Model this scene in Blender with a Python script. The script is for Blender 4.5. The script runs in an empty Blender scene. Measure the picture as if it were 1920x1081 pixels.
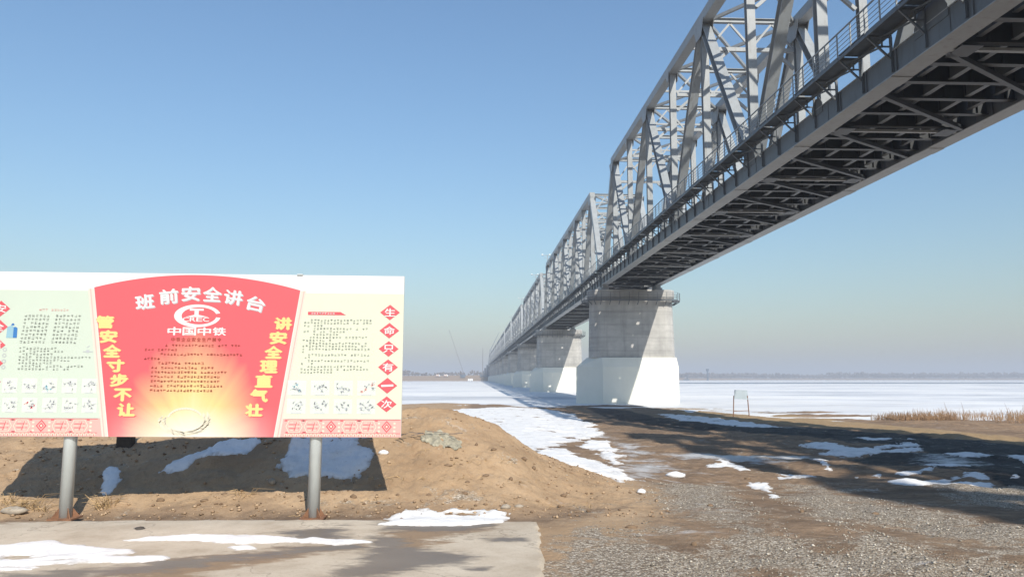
import bpy, math, random
import numpy as np
from mathutils import Vector, Matrix

SC = bpy.context.scene
COL = SC.collection
R = math.radians

# ---------------------------------------------------------------- camera
FPX, PCX, PCY = 1440.0, 960.0, 540.5            # focal length and centre in photo pixels
PITCH = math.atan((709 - PCY) / FPX)
YAW = -math.atan((894 - PCX) / math.hypot(FPX, 709 - PCY))
cam_d = bpy.data.cameras.new('camera')
cam = bpy.data.objects.new('camera', cam_d)
COL.objects.link(cam)
cam_d.sensor_width = 36.0
cam_d.lens = 36.0 * FPX / 1920.0
cam_d.clip_start = 0.1
cam_d.clip_end = 20000
cam.rotation_euler = (math.pi / 2 + PITCH, 0, -YAW)
SC.camera = cam

# ---------------------------------------------------------------- sky, sun, exposure
LIGHT = Vector((-0.35, 1.25, -1.0)).normalized()  # the way sunlight travels
SUN_EL = math.asin(-LIGHT.z)
SUN_AZ = math.atan2(-LIGHT.x, -LIGHT.y)
w = bpy.data.worlds.new('World')
SC.world = w
w.use_nodes = True
nt = w.node_tree
bg = nt.nodes['Background']
sky = nt.nodes.new('ShaderNodeTexSky')
sky.sky_type = 'NISHITA'
sky.sun_disc = False
sky.sun_elevation = SUN_EL
sky.sun_rotation = SUN_AZ
sky.altitude = 100
sky.air_density = 1.7
sky.dust_density = 1.2
sky.ozone_density = 8.0
nt.links.new(sky.outputs[0], bg.inputs[0])
bg.inputs[1].default_value = 0.098
sun_d = bpy.data.lights.new('sun', 'SUN')
sun_d.energy = 4.2
sun_d.angle = R(0.5)
sun_d.color = (1.0, 0.94, 0.84)
sun = bpy.data.objects.new('sun', sun_d)
COL.objects.link(sun)
sun.rotation_euler = LIGHT.to_track_quat('-Z', 'Y').to_euler()
sun.location = (20, -60, 80)
SC.view_settings.view_transform = 'Standard'
SC.view_settings.look = 'None'
SC.view_settings.exposure = 0.55
SC.view_settings.gamma = 1.0
SC.cycles.use_denoising = True
SC.cycles.max_bounces = 6
SC.cycles.diffuse_bounces = 3
SC.cycles.volume_bounces = 0

rng = random.Random(7)
nrng = np.random.default_rng(11)


# ---------------------------------------------------------------- helpers
def tag(o, label=None, cat=None, group=None, kind=None):
    if label: o['label'] = label
    if cat: o['category'] = cat
    if group: o['group'] = group
    if kind: o['kind'] = kind
    return o


def empty(name, loc=(0, 0, 0), rot=(0, 0, 0)):
    o = bpy.data.objects.new(name, None)
    COL.objects.link(o)
    o.location = loc
    o.rotation_euler = rot
    o.empty_display_size = 0.3
    return o


class MB:
    """collects boxes, bars and sheets for ONE mesh object"""
    def __init__(s):
        s.v = []; s.f = []; s.mi = []

    def add(s, verts, faces, mi=0):
        b = len(s.v)
        s.v.extend([tuple(p) for p in verts])
        for f in faces:
            s.f.append(tuple(b + i for i in f)); s.mi.append(mi)

    def box(s, x0, x1, y0, y1, z0, z1, mi=0):
        s.add([(x0, y0, z0), (x1, y0, z0), (x1, y1, z0), (x0, y1, z0), (x0, y0, z1), (x1, y0, z1), (x1, y1, z1), (x0, y1, z1)],
              [(0, 3, 2, 1), (4, 5, 6, 7), (0, 1, 5, 4), (1, 2, 6, 5), (2, 3, 7, 6), (3, 0, 4, 7)], mi)

    def beam(s, a, b, wx, wz, side=(1, 0, 0), mi=0):
        """bar from a to b, wx wide along 'side', wz in the other direction"""
        a = Vector(a); b = Vector(b); d = (b - a).normalized()
        sd = Vector(side); sd = (sd - d * sd.dot(d)).normalized()
        up = d.cross(sd)
        p = []
        for q in (a, b):
            for i, j in ((-1, -1), (1, -1), (1, 1), (-1, 1)):
                p.append(q + sd * (wx / 2 * i) + up * (wz / 2 * j))
        s.add(p, [(0, 3, 2, 1), (4, 5, 6, 7), (0, 1, 5, 4), (1, 2, 6, 5), (2, 3, 7, 6), (3, 0, 4, 7)], mi)

    def ibeam(s, a, b, wx, wz, t=0.05, side=(1, 0, 0), mi=0):
        a = Vector(a); b = Vector(b); d = (b - a).normalized()
        sd = Vector(side); sd = (sd - d * sd.dot(d)).normalized()
        up = d.cross(sd)
        s.beam(a, b, t, wz - 2 * t, side, mi)
        for k in (-1, 1):
            o = up * ((wz - t) / 2 * k)
            s.beam(a + o, b + o, wx, t, side, mi)

    def tube(s, a, b, r, n=8, r2=None, mi=0, caps=True):
        a = Vector(a); b = Vector(b); d = (b - a).normalized()
        u = d.orthogonal().normalized(); v = d.cross(u)
        r2 = r if r2 is None else r2
        p = []
        for q, rr in ((a, r), (b, r2)):
            for i in range(n):
                t = 2 * math.pi * i / n
                p.append(q + u * (rr * math.cos(t)) + v * (rr * math.sin(t)))
        f = [(i, (i + 1) % n, n + (i + 1) % n, n + i) for i in range(n)]
        if caps:
            f += [tuple(range(n - 1, -1, -1)), tuple(range(n, 2 * n))]
        s.add(p, f, mi)

    def loft(s, rings, mi=0, caps=True):
        n = len(rings[0]); p = []; f = []
        for r_ in rings: p += list(r_)
        for k in range(len(rings) - 1):
            for i in range(n):
                j = (i + 1) % n
                f.append((k * n + i, k * n + j, (k + 1) * n + j, (k + 1) * n + i))
        if caps:
            f += [tuple(range(n - 1, -1, -1)), tuple(range((len(rings) - 1) * n, len(rings) * n))]
        s.add(p, f, mi)

    def flat(s, pts, y, mi=0):
        """sheet in the x-z plane facing -y; pts counter-clockwise seen from -y"""
        s.add([(x, y, z) for x, z in pts], [tuple(range(len(pts)))], mi)

    def strip(s, x0, x1, z0, z1, y, mi=0):
        s.flat([(x0, z0), (x1, z0), (x1, z1), (x0, z1)], y, mi)

    def line(s, x0, z0, x1, z1, wd, y, mi=0):
        dx, dz = x1 - x0, z1 - z0; L = math.hypot(dx, dz) or 1e-6
        nx, nz = -dz / L * wd / 2, dx / L * wd / 2
        s.flat([(x0 - nx, z0 - nz), (x1 - nx, z1 - nz), (x1 + nx, z1 + nz), (x0 + nx, z0 + nz)], y, mi)

    def merge(s, o, mi=None):
        b = len(s.v); s.v.extend(o.v)
        for f, m in zip(o.f, o.mi):
            s.f.append(tuple(b + i for i in f)); s.mi.append((4 if m else 0) if mi is None else mi)

    def build(s, name, mats, parent=None, smooth=False, loc=(0, 0, 0)):
        me = bpy.data.meshes.new(name)
        me.from_pydata(s.v, [], s.f)
        for m in (mats if isinstance(mats, (list, tuple)) else [mats]): me.materials.append(m)
        if any(s.mi): me.polygons.foreach_set('material_index', s.mi)
        if smooth: me.polygons.foreach_set('use_smooth', [True] * len(s.f))
        me.update()
        o = bpy.data.objects.new(name, me)
        COL.objects.link(o)
        o.location = loc
        if parent is not None: o.parent = parent
        return o


def copy_tree(o, parent=None):
    c = o.copy(); COL.objects.link(c); c.parent = parent
    for ch in list(o.children): copy_tree(ch, c)
    return c


# ---- numpy noise
def _hash(i, j, seed):
    h = (i.astype(np.int64) * 374761393 + j.astype(np.int64) * 668265263 + seed * 982451653) & 0xFFFFFFFF
    h = ((h ^ (h >> 13)) * 1274126177) & 0xFFFFFFFF
    h = (h ^ (h >> 16)) & 0xFFFFFFFF
    return h / 4294967295.0


def vnoise(x, y, seed=0):
    xi = np.floor(x); yi = np.floor(y); fx = x - xi; fy = y - yi
    fx = fx * fx * (3 - 2 * fx); fy = fy * fy * (3 - 2 * fy)
    a = _hash(xi, yi, seed); b = _hash(xi + 1, yi, seed); c = _hash(xi, yi + 1, seed); d = _hash(xi + 1, yi + 1, seed)
    return (a * (1 - fx) + b * fx) * (1 - fy) + (c * (1 - fx) + d * fx) * fy * 1.0


def fbm(x, y, sc, octv=4, seed=0, gain=0.5):
    t = 0.0; a = 1.0; n = 0.0; f = 1.0 / sc
    for k in range(octv):
        t = t + a * (vnoise(x * f + 17.3 * k, y * f - 9.1 * k, seed + k) - 0.5) * 2
        n += a; a *= gain; f *= 2.03
    return t / n


def sst(a, b, x):
    t = np.clip((x - a) / (b - a), 0, 1); return t * t * (3 - 2 * t)


# ---------------------------------------------------------------- materials
def new_mat(name):
    m = bpy.data.materials.new(name); m.use_nodes = True
    n = m.node_tree.nodes; b = n['Principled BSDF']
    return m, m.node_tree, n, b


def nd(nt_, t, **kw):
    n = nt_.nodes.new(t)
    for k, v in kw.items(): setattr(n, k, v)
    return n


def ramp(nt_, fac, stops, interp='LINEAR'):
    r_ = nt_.nodes.new('ShaderNodeValToRGB'); cr = r_.color_ramp; cr.interpolation = interp
    while len(cr.elements) < len(stops): cr.elements.new(0.5)
    for e, (p, c) in zip(cr.elements, stops):
        e.position = p; e.color = (*c, 1) if len(c) == 3 else c
    nt_.links.new(fac, r_.inputs[0])
    return r_.outputs[0]


def mixc(nt_, fac, a, b, mode='MIX'):
    m = nt_.nodes.new('ShaderNodeMix'); m.data_type = 'RGBA'; m.blend_type = mode
    for s_, v in ((m.inputs[0], fac), (m.inputs[6], a), (m.inputs[7], b)):
        if hasattr(v, 'is_linked'): nt_.links.new(v, s_)
        elif isinstance(v, (int, float)): s_.default_value = v
        else: s_.default_value = (*v, 1)
    return m.outputs[2]


def math_n(nt_, op, a, b=None, c=None, clamp=False):
    m = nt_.nodes.new('ShaderNodeMath'); m.operation = op; m.use_clamp = clamp
    for s_, v in zip(m.inputs, (a, b, c)):
        if v is None: continue
        if hasattr(v, 'is_linked'): nt_.links.new(v, s_)
        else: s_.default_value = v
    return m.outputs[0]


def noise(nt_, scale, detail=4, rough=0.55, coord='Object', stretch=None, dist=0.0):
    tc = nt_.nodes.new('ShaderNodeTexCoord'); out = tc.outputs[coord]
    if stretch:
        mp = nt_.nodes.new('ShaderNodeMapping'); mp.inputs['Scale'].default_value = stretch
        nt_.links.new(out, mp.inputs[0]); out = mp.outputs[0]
    n = nt_.nodes.new('ShaderNodeTexNoise')
    n.inputs['Scale'].default_value = scale; n.inputs['Detail'].default_value = detail
    n.inputs['Roughness'].default_value = rough; n.inputs['Distortion'].default_value = dist
    nt_.links.new(out, n.inputs['Vector'])
    return n.outputs[0]


def bump(nt_, bsdf, h, strength=0.3, dist=0.02):
    b = nt_.nodes.new('ShaderNodeBump'); b.inputs['Strength'].default_value = strength
    b.inputs['Distance'].default_value = dist
    nt_.links.new(h, b.inputs['Height']); nt_.links.new(b.outputs[0], bsdf.inputs['Normal'])


def simple(name, col, rough=0.6, var=0.12, scale=3.0, metal=0.0, spec=0.4, stretch=None):
    m, t, n, b = new_mat(name)
    f = noise(t, scale, 5, 0.6, stretch=stretch)
    lo = tuple(c * (1 - var) for c in col); hi = tuple(min(1, c * (1 + var)) for c in col)
    t.links.new(ramp(t, f, [(0.3, lo), (0.7, hi)]), b.inputs['Base Color'])
    b.inputs['Roughness'].default_value = rough
    b.inputs['Metallic'].default_value = metal
    b.inputs['Specular IOR Level'].default_value = spec
    return m


def steel_mat(name, col):
    m, t, n, b = new_mat(name)
    f = noise(t, 0.5, 6, 0.65)
    f2 = noise(t, 3.0, 4, 0.6, stretch=(1, 1, 0.25))
    c = ramp(t, f, [(0.3, tuple(x * 0.86 for x in col)), (0.65, tuple(x * 1.06 for x in col))])
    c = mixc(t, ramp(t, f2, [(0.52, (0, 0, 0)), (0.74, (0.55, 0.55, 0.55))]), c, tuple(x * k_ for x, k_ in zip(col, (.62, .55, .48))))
    t.links.new(c, b.inputs['Base Color'])
    b.inputs['Roughness'].default_value = 0.48
    b.inputs['Specular IOR Level'].default_value = 0.4
    return m


M = {}
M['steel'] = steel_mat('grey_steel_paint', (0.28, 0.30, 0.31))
M['steel_shaded'] = steel_mat('grey_steel_shade_tone', (0.105, 0.12, 0.135))  # same grey steel, colour darkened for the shade below walkway and deck
M['floor'] = steel_mat('floor_steel_shade_tone', (0.03, 0.034, 0.038))  # grey steel with the shade of the bridge underside put into its colour
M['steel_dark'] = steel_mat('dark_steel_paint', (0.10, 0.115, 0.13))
M['deck'] = simple('deck_concrete', (0.11, 0.11, 0.11), 0.8, 0.2, 1.0)
M['galv'] = simple('galvanised_post', (0.52, 0.56, 0.56), 0.42, 0.14, 5.0, metal=0.25, stretch=(1, 1, 0.3))
M['rust'] = simple('rusty_steel', (0.20, 0.10, 0.055), 0.85, 0.35, 9.0)
M['wood_dark'] = simple('dark_weathered_wood', (0.06, 0.05, 0.042), 0.9, 0.3, 6.0)
M['far_dark'] = simple('far_dark_steel', (0.07, 0.10, 0.14), 0.7, 0.2, 0.2)
M['white_paint'] = simple('white_paint', (0.78, 0.79, 0.80), 0.45, 0.04, 2.0)
M['grey_board'] = simple('pale_grey_board', (0.27, 0.325, 0.36), 0.5, 0.08, 2.5)
M['stone'] = simple('stone', (0.30, 0.26, 0.21), 0.9, 0.3, 12.0)
M['clod'] = simple('earth_clod', (0.17, 0.115, 0.072), 0.95, 0.3, 12.0)
M['sack'] = simple('woven_sack', (0.30, 0.275, 0.205), 0.8, 0.35, 14.0)
M['straw'] = simple('dry_straw', (0.42, 0.29, 0.15), 0.8, 0.3, 8.0)
M['reed'] = simple('dry_reed', (0.32, 0.205, 0.12), 0.8, 0.25, 2.0)
M['twig'] = simple('bare_twigs', (0.15, 0.13, 0.12), 0.95, 0.3, 0.05)


def concrete_mat():
    m, t, n, b = new_mat('pier_concrete')
    f = noise(t, 0.35, 6, 0.65)
    c = ramp(t, f, [(0.3, (0.30, 0.295, 0.28)), (0.55, (0.41, 0.40, 0.375)), (0.75, (0.49, 0.47, 0.44))])
    st = noise(t, 0.8, 5, 0.65, stretch=(1.4, 1.4, 0.12))            # rain streaks
    c = mixc(t, ramp(t, st, [(0.5, (0, 0, 0)), (0.8, (0.55, 0.55, 0.55))]), c, (0.16, 0.155, 0.15))
    tc = nd(t, 'ShaderNodeTexCoord'); sx = nd(t, 'ShaderNodeSeparateXYZ')
    t.links.new(tc.outputs['Object'], sx.inputs[0])
    zz = math_n(t, 'FRACT', math_n(t, 'DIVIDE', sx.outputs[2], 2.05))  # formwork lifts
    ln = math_n(t, 'LESS_THAN', zz, 0.035)
    hz = noise(t, 0.5, 3, 0.6, stretch=(0.25, 0.25, 2.2))
    c = mixc(t, ramp(t, hz, [(0.45, (0, 0, 0)), (0.72, (0.5, 0.5, 0.5))]), c, (0.20, 0.195, 0.185))
    c = mixc(t, math_n(t, 'MULTIPLY', ln, 0.45), c, (0.13, 0.125, 0.12))
    t.links.new(c, b.inputs['Base Color'])
    b.inputs['Roughness'].default_value = 0.85
    bump(t, b, noise(t, 6, 4), 0.25, 0.03)
    return m


M['concrete'] = concrete_mat()


def pier_paint():
    m, t, n, b = new_mat('cream_pier_paint')
    f = noise(t, 0.3, 5, 0.6)
    c = ramp(t, f, [(0.3, (0.64, 0.635, 0.555)), (0.7, (0.70, 0.69, 0.61))])
    f2 = noise(t, 1.0, 5, 0.65, stretch=(1.2, 1.2, 0.15))
    c = mixc(t, ramp(t, f2, [(0.55, (0, 0, 0)), (0.85, (0.3, 0.3, 0.3))]), c, (0.55, 0.53, 0.46))
    t.links.new(c, b.inputs['Base Color']); b.inputs['Roughness'].default_value = 0.55
    return m


M['pier_paint'] = pier_paint()


def snow_mat(name, col=(0.76, 0.75, 0.735), dirt=0.25, sc=1.5):
    m, t, n, b = new_mat(name)
    f = noise(t, sc, 6, 0.65)
    c = ramp(t, f, [(0.28, tuple(x * (1 - dirt) for x in col)), (0.5, col)])
    f3 = noise(t, sc * 14, 3, 0.6)
    c = mixc(t, ramp(t, f3, [(0.66, (0, 0, 0)), (0.76, (0.6, 0.6, 0.6))]), c, tuple(x * (1 - dirt) * 0.6 for x in (0.55, 0.47, 0.38)))
    dp = nd(t, 'ShaderNodeAttribute'); dp.attribute_name = 'depth'
    ed = math_n(t, 'ADD', dp.outputs['Fac'], math_n(t, 'MULTIPLY', math_n(t, 'SUBTRACT', noise(t, 9, 5, .7), .5), 1.6))
    c = mixc(t, ramp(t, ed, [(0.0, (.75, .75, .75)), (0.35, (.25, .25, .25)), (.7, (0, 0, 0))]), c, (0.34, 0.30, 0.26)) if name == 'snow' else c
    t.links.new(c, b.inputs['Base Color'])
    b.inputs['Roughness'].default_value = 0.6
    b.inputs['Specular IOR Level'].default_value = 0.3
    bump(t, b, noise(t, sc * 9, 4), 0.35, 0.03)
    return m


M['snow'] = snow_mat('snow')


def ice_mat():
    m, t, n, b = new_mat('snowy_river_ice')
    f = noise(t, 0.035, 7, 0.62, stretch=(0.45, 1, 1), dist=0.6)
    c = ramp(t, f, [(0.33, (0.46, 0.47, 0.49)), (0.46, (0.68, 0.68, 0.68)), (0.58, (0.80, 0.785, 0.755))])
    f2 = noise(t, 0.3, 5, 0.6, stretch=(0.35, 1.2, 1))
    c = mixc(t, ramp(t, f2, [(0.56, (0, 0, 0)), (0.70, (0.75, 0.75, 0.75))]), c, (0.50, 0.475, 0.44))
    t.links.new(c, b.inputs['Base Color'])
    b.inputs['Roughness'].default_value = 0.55
    bump(t, b, noise(t, 0.5, 5, stretch=(0.5, 1, 1)), 0.6, 0.3)
    return m


M['ice'] = ice_mat()
M['water'] = simple('dark_water', (0.16, 0.18, 0.21), 0.35, 0.2, 0.01)


def ground_mat():
    m, t, n, b = new_mat('soil_and_gravel')
    A = lambda nm: (lambda a: (setattr(a, 'attribute_name', nm), a.outputs['Fac'])[1])(nd(t, 'ShaderNodeAttribute'))
    # sandy soil
    f = noise(t, 0.55, 7, 0.62); f1 = noise(t, 5, 6, 0.68); f2 = noise(t, 30, 4, 0.65)
    soil = ramp(t, f, [(0.28, (0.26, 0.172, 0.10)), (0.5, (0.375, 0.258, 0.155)), (0.72, (0.47, 0.335, 0.21))])
    soil = mixc(t, ramp(t, f1, [(0.52, (0, 0, 0)), (0.72, (0.6, 0.6, 0.6))]), soil, (0.27, 0.165, 0.088))
    soil = mixc(t, ramp(t, f2, [(0.6, (0, 0, 0)), (0.74, (0.5, 0.5, 0.5))]), soil, (0.52, 0.385, 0.26))
    # brown dirt of the yard
    dirt = ramp(t, f1, [(0.3, (0.16, 0.105, 0.064)), (0.55, (0.29, 0.195, 0.122)), (0.75, (0.42, 0.30, 0.20))])
    dirt = mixc(t, ramp(t, f, [(0.35, (0, 0, 0)), (0.7, (0.6, 0.6, 0.6))]), dirt, (0.22, 0.16, 0.105))
    st_ = noise(t, 0.9, 6, 0.68, stretch=(0.35, 1.0, 1.0), dist=0.8)
    dirt = mixc(t, ramp(t, st_, [(0.42, (0, 0, 0)), (0.62, (0.85, 0.85, 0.85))]), dirt, mixc(t, f1, (0.095, 0.062, 0.040), (0.19, 0.13, 0.085)))
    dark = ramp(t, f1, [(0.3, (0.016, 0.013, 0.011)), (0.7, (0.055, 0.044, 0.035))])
    # gravel : pebbles of many greys
    tc = nd(t, 'ShaderNodeTexCoord')
    vo = nd(t, 'ShaderNodeTexVoronoi'); vo.inputs['Scale'].default_value = 36.0
    t.links.new(tc.outputs['Object'], vo.inputs['Vector'])
    sep = nd(t, 'ShaderNodeSeparateColor'); t.links.new(vo.outputs['Color'], sep.inputs[0])
    peb = ramp(t, sep.outputs[0], [(0.0, (0.13, 0.10, 0.075)), (0.25, (0.25, 0.21, 0.16)), (0.65, (0.42, 0.36, 0.28)), (1.0, (0.62, 0.55, 0.46))])
    peb = mixc(t, ramp(t, vo.outputs['Distance'], [(0.42, (0, 0, 0)), (0.75, (0.8, 0.8, 0.8))]), peb, (0.16, 0.115, 0.075))
    yard = A('yard'); grav = A('gravel'); dk = A('dark'); icy = A('icy'); grass = A('grass')
    wob = math_n(t, 'MULTIPLY', math_n(t, 'SUBTRACT', noise(t, 3.0, 6, 0.7), 0.5), 1.1)
    wob2 = math_n(t, 'MULTIPLY', math_n(t, 'SUBTRACT', noise(t, 14.0, 5, 0.7), 0.5), 1.5)

    wob3 = math_n(t, 'ADD', wob2, math_n(t, 'MULTIPLY', math_n(t, 'SUBTRACT', noise(t, 1.1, 5, 0.65, dist=1.0), 0.53), 3.4))

    def mask(a, wb, lo=0.35, hi=0.65):
        return ramp(t, math_n(t, 'ADD', a, wb), [(lo, (0, 0, 0)), (hi, (1, 1, 1))])
    c = mixc(t, mask(yard, wob, 0.25, 0.75), soil, dirt)
    c = mixc(t, mask(grass, wob), c, mixc(t, f1, (0.20, 0.135, 0.075), (0.44, 0.31, 0.17)))
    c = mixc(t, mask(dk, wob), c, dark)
    c = mixc(t, mask(grav, wob3, 0.25, 0.65), c, peb)
    iw = math_n(t, 'ADD', wob, math_n(t, 'MULTIPLY', math_n(t, 'SUBTRACT', noise(t, 1.6, 7, 0.7, stretch=(.4, 1, 1)), 0.53), 3.0))
    c = mixc(t, mask(icy, iw, .3, .9), c, mixc(t, f1, (0.36, 0.345, 0.33), (0.66, 0.66, 0.66)))
    t.links.new(c, b.inputs['Base Color'])
    rg = mixc(t, mask(icy, wob), mixc(t, mask(dk, wob), (0.92, 0.92, 0.92), (0.7, 0.7, 0.7)), (0.4, 0.4, 0.4))
    t.links.new(rg, b.inputs['Roughness'])
    b.inputs['Specular IOR Level'].default_value = 0.25
    h = math_n(t, 'ADD', noise(t, 9, 7, 0.7), math_n(t, 'MULTIPLY', f2, 0.35))
    h = math_n(t, 'ADD', h, math_n(t, 'MULTIPLY', math_n(t, 'MULTIPLY', vo.outputs['Distance'], -0.7), grav))
    bump(t, b, h, 0.75, 0.05)
    return m


M['ground'] = ground_mat()


def slab_mat():
    m, t, n, b = new_mat('old_concrete_slab')
    a = nd(t, 'ShaderNodeAttribute'); a.attribute_name = 'wet'
    a2 = nd(t, 'ShaderNodeAttribute'); a2.attribute_name = 'mud'
    f = noise(t, 1.2, 7, 0.65); f1 = noise(t, 18, 4, 0.65)
    c = ramp(t, f, [(0.3, (0.33, 0.265, 0.19)), (0.5, (0.46, 0.39, 0.30)), (0.72, (0.55, 0.48, 0.38))])
    c = mixc(t, ramp(t, f1, [(0.55, (0, 0, 0)), (0.75, (0.45, 0.45, 0.45))]), c, (0.30, 0.24, 0.17))
    wob = math_n(t, 'MULTIPLY', math_n(t, 'SUBTRACT', noise(t, 4.0, 7, 0.72, stretch=(0.5, 1.2, 1)), 0.5), 1.5)
    mk = ramp(t, math_n(t, 'ADD', a2.outputs['Fac'], wob), [(0.4, (0, 0, 0)), (0.62, (1, 1, 1))])
    c = mixc(t, mk, c, mixc(t, f1, (0.20, 0.135, 0.08), (0.30, 0.21, 0.13)))
    cv = nd(t, 'ShaderNodeTexVoronoi'); cv.feature = 'DISTANCE_TO_EDGE'; cv.inputs['Scale'].default_value = 0.55
    tc = nd(t, 'ShaderNodeTexCoord'); va = nd(t, 'ShaderNodeVectorMath'); va.operation = 'ADD'
    nv = nd(t, 'ShaderNodeTexNoise'); nv.inputs['Scale'].default_value = 2.2; nv.inputs['Detail'].default_value = 5
    t.links.new(tc.outputs['Object'], nv.inputs['Vector']); t.links.new(tc.outputs['Object'], va.inputs[0]); t.links.new(nv.outputs['Color'], va.inputs[1]); t.links.new(va.outputs[0], cv.inputs['Vector'])
    c = mixc(t, ramp(t, cv.outputs['Distance'], [(0.0, (.5, .5, .5)), (0.010, (0, 0, 0))]), c, (0.12, 0.09, 0.065))
    f4 = noise(t, 70, 2, 0.6)
    c = mixc(t, ramp(t, f4, [(0.62, (0, 0, 0)), (0.72, (0.7, 0.7, 0.7))]), c, (0.20, 0.155, 0.115))
    wk = ramp(t, math_n(t, 'ADD', a.outputs['Fac'], wob), [(0.36, (0, 0, 0)), (0.66, (1, 1, 1))])
    c = mixc(t, wk, c, mixc(t, f, (0.105, 0.085, 0.065), (0.22, 0.18, 0.135)))
    t.links.new(c, b.inputs['Base Color'])
    t.links.new(mixc(t, wk, (0.85, 0.85, 0.85), (0.42, 0.42, 0.42)), b.inputs['Roughness'])
    bump(t, b, noise(t, 22, 6, 0.7), 0.25, 0.01)
    return m


M['slab'] = slab_mat()


# ---------------------------------------------------------------- ground shape
BANK = [(-140, 112), (-60, 101), (-10, 98), (8, 96), (23.5, 88), (27.5, 61), (26.5, 37), (30, 20), (42, -12), (70, -60), (140, -150)]
RIVER_Z = -3.9


def seg_dist(x, y, pts, closed=False):
    d = np.full(x.shape, 1e9)
    P = pts + [pts[0]] if closed else pts
    for (ax, ay), (bx, by) in zip(P[:-1], P[1:]):
        vx, vy = bx - ax, by - ay; L = vx * vx + vy * vy + 1e-12
        t = np.clip(((x - ax) * vx + (y - ay) * vy) / L, 0, 1)
        d = np.minimum(d, (x - ax - t * vx) ** 2 + (y - ay - t * vy) ** 2)
    return np.sqrt(d)


def inside(x, y, P):
    c = np.zeros(x.shape, bool); n = len(P)
    for i in range(n):
        ax, ay = P[i]; bx, by = P[i - 1]
        k = ((ay > y) != (by > y)) & (x < (bx - ax) * (y - ay) / ((by - ay) if by != ay else 1e-12) + ax)
        c ^= k
    return c


def sdist(x, y, P):
    """signed distance to a closed outline, positive inside"""
    d = seg_dist(x, y, P, True)
    return np.where(inside(x, y, P), d, -d)


BANK_POLY = BANK + [(140, -2000), (-4000, -2000), (-4000, 112)]


def H_smooth(x, y, mound=True):
    x = np.asarray(x, float); y = np.asarray(y, float)
    land = -2.02 - 0.0215 * np.clip(y - 10, 0, 60)
    land = land - 0.22 * sst(1.8, 7, x) * sst(9, 17, y)
    hc = np.interp(x, [-30, -14, -9, -6, -2, -.5, .4, 1.25, 2.25, 3.2, 5.0], [.75, .72, .95, 1.17, 1.52, 1.52, 1.22, .62, .24, .07, 0])
    yf = np.interp(x, [-30, .8, 3.2], [11.75, 11.6, 14.6]); yc = np.interp(x, [-30, .8, 3.2], [15.4, 15.5, 16.6]); yb = yc + 5.5
    up = np.clip((y - yf) / (yc - yf), 0, 1); dn = np.clip((yb - y) / (yb - yc), 0, 1)
    prof = np.where(y < yc, up ** 1.15 * (1 - 0.35 * up * (up - 1) * 0) * (1.0), dn * dn * (3 - 2 * dn))
    prof = np.where(y < yc, 0.72 * prof + 0.28 * up * up * (3 - 2 * up), prof)
    h = land + hc * prof * (1.0 if mound else 0.0)
    d = seg_dist(x, y, BANK); ins = inside(x, y, BANK_POLY)
    sd = np.where(ins, -d, d)                                   # metres beyond the top of the bank
    drop = 0.42 * sst(-1, 6, sd) + 1.1 * sst(5, 45, sd) + 1.7 * sst(40, 120, sd)
    h = h - drop
    h = h + (sst(3, 10, sd) * (1 - sst(40, 70, sd))) * (0.55 * fbm(x * .16, y, 3.5, 4, 151, .6) + 0.10)
    ys = 1145 + 1.3 * np.clip(x - 60, 0, 700)
    far = sst(0, 60, y - ys)
    h = np.where(y > 600, -6.2 + far * np.where(x < 250, 10.5, 6.0), h)
    return h


def H(x, y):
    x = np.asarray(x, float); y = np.asarray(y, float)
    r_ = np.hypot(x, y)
    h = H_smooth(x, y)
    fade = sst(250, 60, r_) if False else 1 - sst(60, 250, r_)
    m = sst(0.9, 2.2, np.abs(x - 0.9) + np.clip(y - 11.2, 0, 99)) # calm next to the slab edge
    h = h + fade * (0.07 * fbm(x, y, 2.2, 4, 3) + 0.035 * fbm(x, y, 0.55, 4, 9)) * (0.35 + 0.65 * m)
    mb_ = sst(11.6, 12.6, y) * (1 - sst(19, 22, y)) * (1 - sst(2.2, 3.4, x)) * (x > -30)
    h = h + mb_ * (0.08 * fbm(x, y, .42, 5, 131, .7) + 0.07 * fbm(x, y, 1.3, 3, 137))
    # wheel ruts in the yard, running along the way to the river
    rut = sst(2.5, 5, x) * sst(14, 18, y) * (1 - sst(65, 80, y)) * (1 - sst(24, 28, x))
    s_ = y + 0.55 * x + 1.3 * fbm(x, y, 9, 2, 21)
    h = h + rut * 0.075 * np.sin(s_ * 1.15) * (0.6 + 0.6 * fbm(x, y, 5, 2, 5)) + rut * 0.09 * fbm(x * 1.0, y * 1.0, 0.9, 5, 31, .62)
    hill = sst(1150, 1250, y)
    h = h + hill * 2.2 * fbm(x, y, 90, 4, 41)
    return h


def cam_ray(px, py):
    a = (px - PCX) / FPX; u = -(py - PCY) / FPX
    F = math.cos(PITCH) - u * math.sin(PITCH); U = math.sin(PITCH) + u * math.cos(PITCH)
    c, s = math.cos(YAW), math.sin(YAW)
    return a * c + F * s, -a * s + F * c, U


def G(px, py, mound=True):
    """where a point of the ground seen in the photo lies: first crossing of the sight line with the ground"""
    dx, dy, dz = cam_ray(px, py)
    t = np.geomspace(4.0, 400.0, 900)
    below = t * dz < H_smooth(dx * t, dy * t, mound)
    if not below.any():
        return dx * 90, dy * 90
    i = int(np.argmax(below)); lo, hi = t[max(i - 1, 0)], t[i]
    for _ in range(14):
        m_ = (lo + hi) / 2
        if m_ * dz < float(H_smooth(np.array([dx * m_]), np.array([dy * m_]), mound)[0]): hi = m_
        else: lo = m_
    return dx * hi, dy * hi


def GP(pts, mound=True): return [G(*p, mound) for p in pts]


def at(px, py, Y):
    dx, dy, dz = cam_ray(px, py); t = Y / dy
    return dx * t, Y, dz * t


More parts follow.
